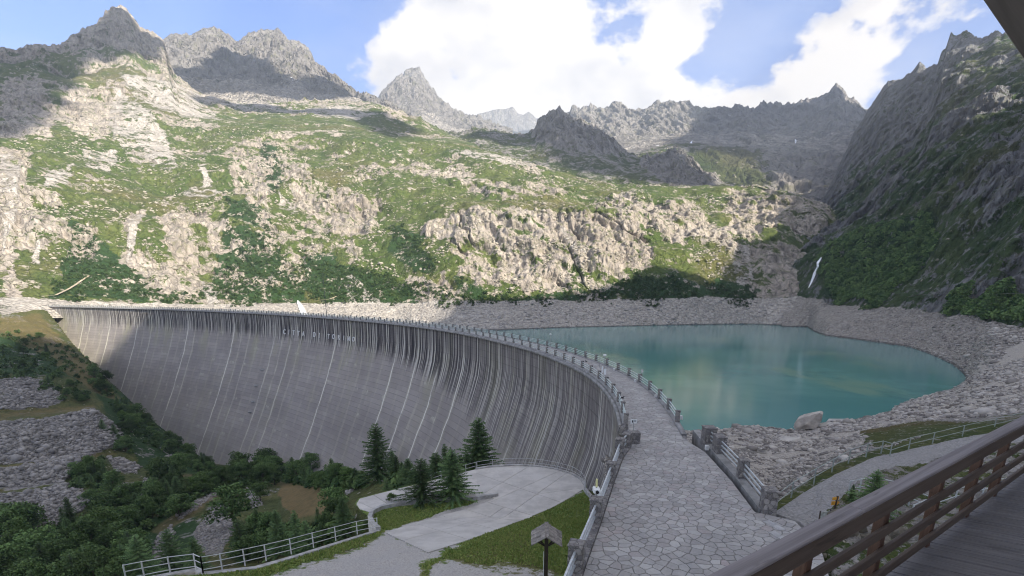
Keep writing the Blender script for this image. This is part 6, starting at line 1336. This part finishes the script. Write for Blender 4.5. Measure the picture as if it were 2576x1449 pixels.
        M_ = Matrix([tuple(tt), tuple(up), tuple(nf)]).transposed().to_4x4(); o = bpy.data.objects.new('letter', me); COL.objects.link(o); me.materials.clear(); me.materials.append(lm); o.parent = LT; o.matrix_world = Matrix.Translation(p+nf*.16) @ M_
    # catwalk boxes and gauges on the dam face
    for i, (x, y) in enumerate([(660,930),(645,970),(637,1010),(630,1036)]):
        p = Vector(dam_pt(x, y)); mb = MB(); mb.box((0, 0, 0), (2.0, 1.2, .35)); mb.box((0, -.5, .8), (2.0, .08, .08)); mb.box((-.95, -.5, .4), (.08, .08, .8)); mb.box((.95, -.5, .4), (.08, .08, .8)); o = mb.build('inspection_platform', steel, None, loc=p+Vector((.3, -.8, 0)), rot=(0, 0, .5)); tag(o, ['small inspection platform on the dam face, topmost of the column', 'small inspection platform on the dam face, second from the top', 'small inspection platform on the dam face, third from the top', 'small inspection platform on the dam face, lowest of the column'][i], 'platform', 'inspection platforms on the dam face')
PALEW = bpy.data.materials['pale_wall']
small()

# ------------------------------------------------------------------ unseen cloud sheets added out of view, shaped to shade the slopes
def shade_clouds():
    te = math.tan(SUN_EL); ZC = 1750.0
    jobs = [('massif', [(395,175),(480,180),(560,120),(640,135),(700,175),(735,205),(770,200),(800,190),(860,215),(930,255),(820,262),(700,250),(560,235),(470,238),(430,190)]), (LIT, [(40,110),(180,60),(300,0),(420,95),(425,140),(360,150),(250,165),(150,215),(120,300),(60,345),(-80,340),(-120,150)]),
            (LIT, [(480,255),(600,270),(720,288),(830,290),(900,300),(960,345),(1000,352),(1060,330),(1000,300),(900,275),(700,268),(560,250),(480,240)]), ('knob', [(1190,335),(1350,310),(1400,265),(1450,285),(1530,340),(1640,388),(1730,372),(1800,450),(1840,480),(1600,455),(1440,425),(1300,368),(1180,352)]),
            ('cirque', [(1735,250),(1760,330),(1700,355),(1700,372),(1800,385),(1900,395),(2040,470),(2240,480),(2260,300),(2200,270),(2100,200),(1990,240),(1860,245)]), (LIT, [(2020,515),(2085,500),(2120,540),(2100,600),(2010,570)])]
    V = []; Fs = []; jobs.append((RIGHT, [(2180,290),(2240,200),(2360,150),(2390,70),(2560,60),(2700,50),(2700,300),(2500,380),(2300,400),(2200,380)]))  # last one added to shade the right mountain's upper slope
    for sh, poly in jobs:
        s = FAR[sh] if isinstance(sh, str) else sh; Q = []
        for x, y in poly:
            c = 0
            try: p = s.hit(x, y)
            except Exception: continue
            h = (ZC-p[2])/te; Q.append((p[0]+h*math.sin(SUN_AZ), p[1]+h*math.cos(SUN_AZ)))
        # poly_sd wants no self crossings; a slight overlap is harmless
        Q = np.array(Q); lo, hi = Q.min(0)-90, Q.max(0)+90; st = 22.0; xs = np.arange(lo[0], hi[0], st); ys = np.arange(lo[1], hi[1], st); X, Y = np.meshgrid(xs, ys)
        sd = poly_sd(X, Y, Q)+fbm(X/130, Y/130, 0, 5)*38; ins = sd < 0; th = np.clip(-sd, 0, 160)**.6*3.2*(1+.5*fbm(X/90, Y/90, 3))
        top = np.stack([X, Y, ZC+th*1.6+12*fbm(X/60, Y/60, 7)*(th > 1)], -1).reshape(-1, 3); bot = np.stack([X, Y, ZC-th*.4-1], -1).reshape(-1, 3); nr, nc = X.shape; i = np.arange(nr-1)[:, None]; j = np.arange(nc-1)[None, :]
        q = np.stack([i*nc+j, i*nc+j+1, (i+1)*nc+j+1, (i+1)*nc+j], -1).reshape(-1, 4); q = q[ins.ravel()[q].sum(1) >= 3]; o = sum(len(v) for v in V); V.append(top); V.append(bot); Fs.append(q+o); Fs.append(q[:, ::-1]+o+len(top))
    m, nt, b = new_mat('cloud_white'); b.inputs['Base Color'].default_value = (.9, .9, .92, 1); b.inputs['Roughness'].default_value = 1
    tag(link('shade_clouds', mesh_np('shade_clouds', np.concatenate(V), np.concatenate(Fs), True), m), kind='stuff')
shade_clouds()

# ------------------------------------------------------------------ air
def haze():
    mb = MB(); x0, x1, y0, y1, z0, z1 = -6500, 6500, -1300, 7000, -125, 1400
    mb.box(((x0+x1)/2, (y0+y1)/2, (z0+z1)/2), (x1-x0, y1-y0, z1-z0)); m = bpy.data.materials.new('air'); m.use_nodes = True; nt = m.node_tree; nt.nodes.clear(); o = nt.nodes.new('ShaderNodeOutputMaterial'); v = nt.nodes.new('ShaderNodeVolumePrincipled'); v.inputs['Color'].default_value = (.76, .87, 1.0, 1); v.inputs['Density'].default_value = HAZE; v.inputs['Anisotropy'].default_value = .2
    nt.links.new(v.outputs[0], o.inputs['Volume']); ob = mb.build('haze', m); tag(ob, kind='stuff')
HAZE = 0.00016
haze()
SC.cycles.use_denoising = True; SC.cycles.denoising_prefilter = 'ACCURATE'; SC.cycles.pixel_filter_type = 'BLACKMAN_HARRIS'; SC.cycles.filter_width = 1.1
SC.cycles.max_bounces = 6; SC.cycles.volume_bounces = 0
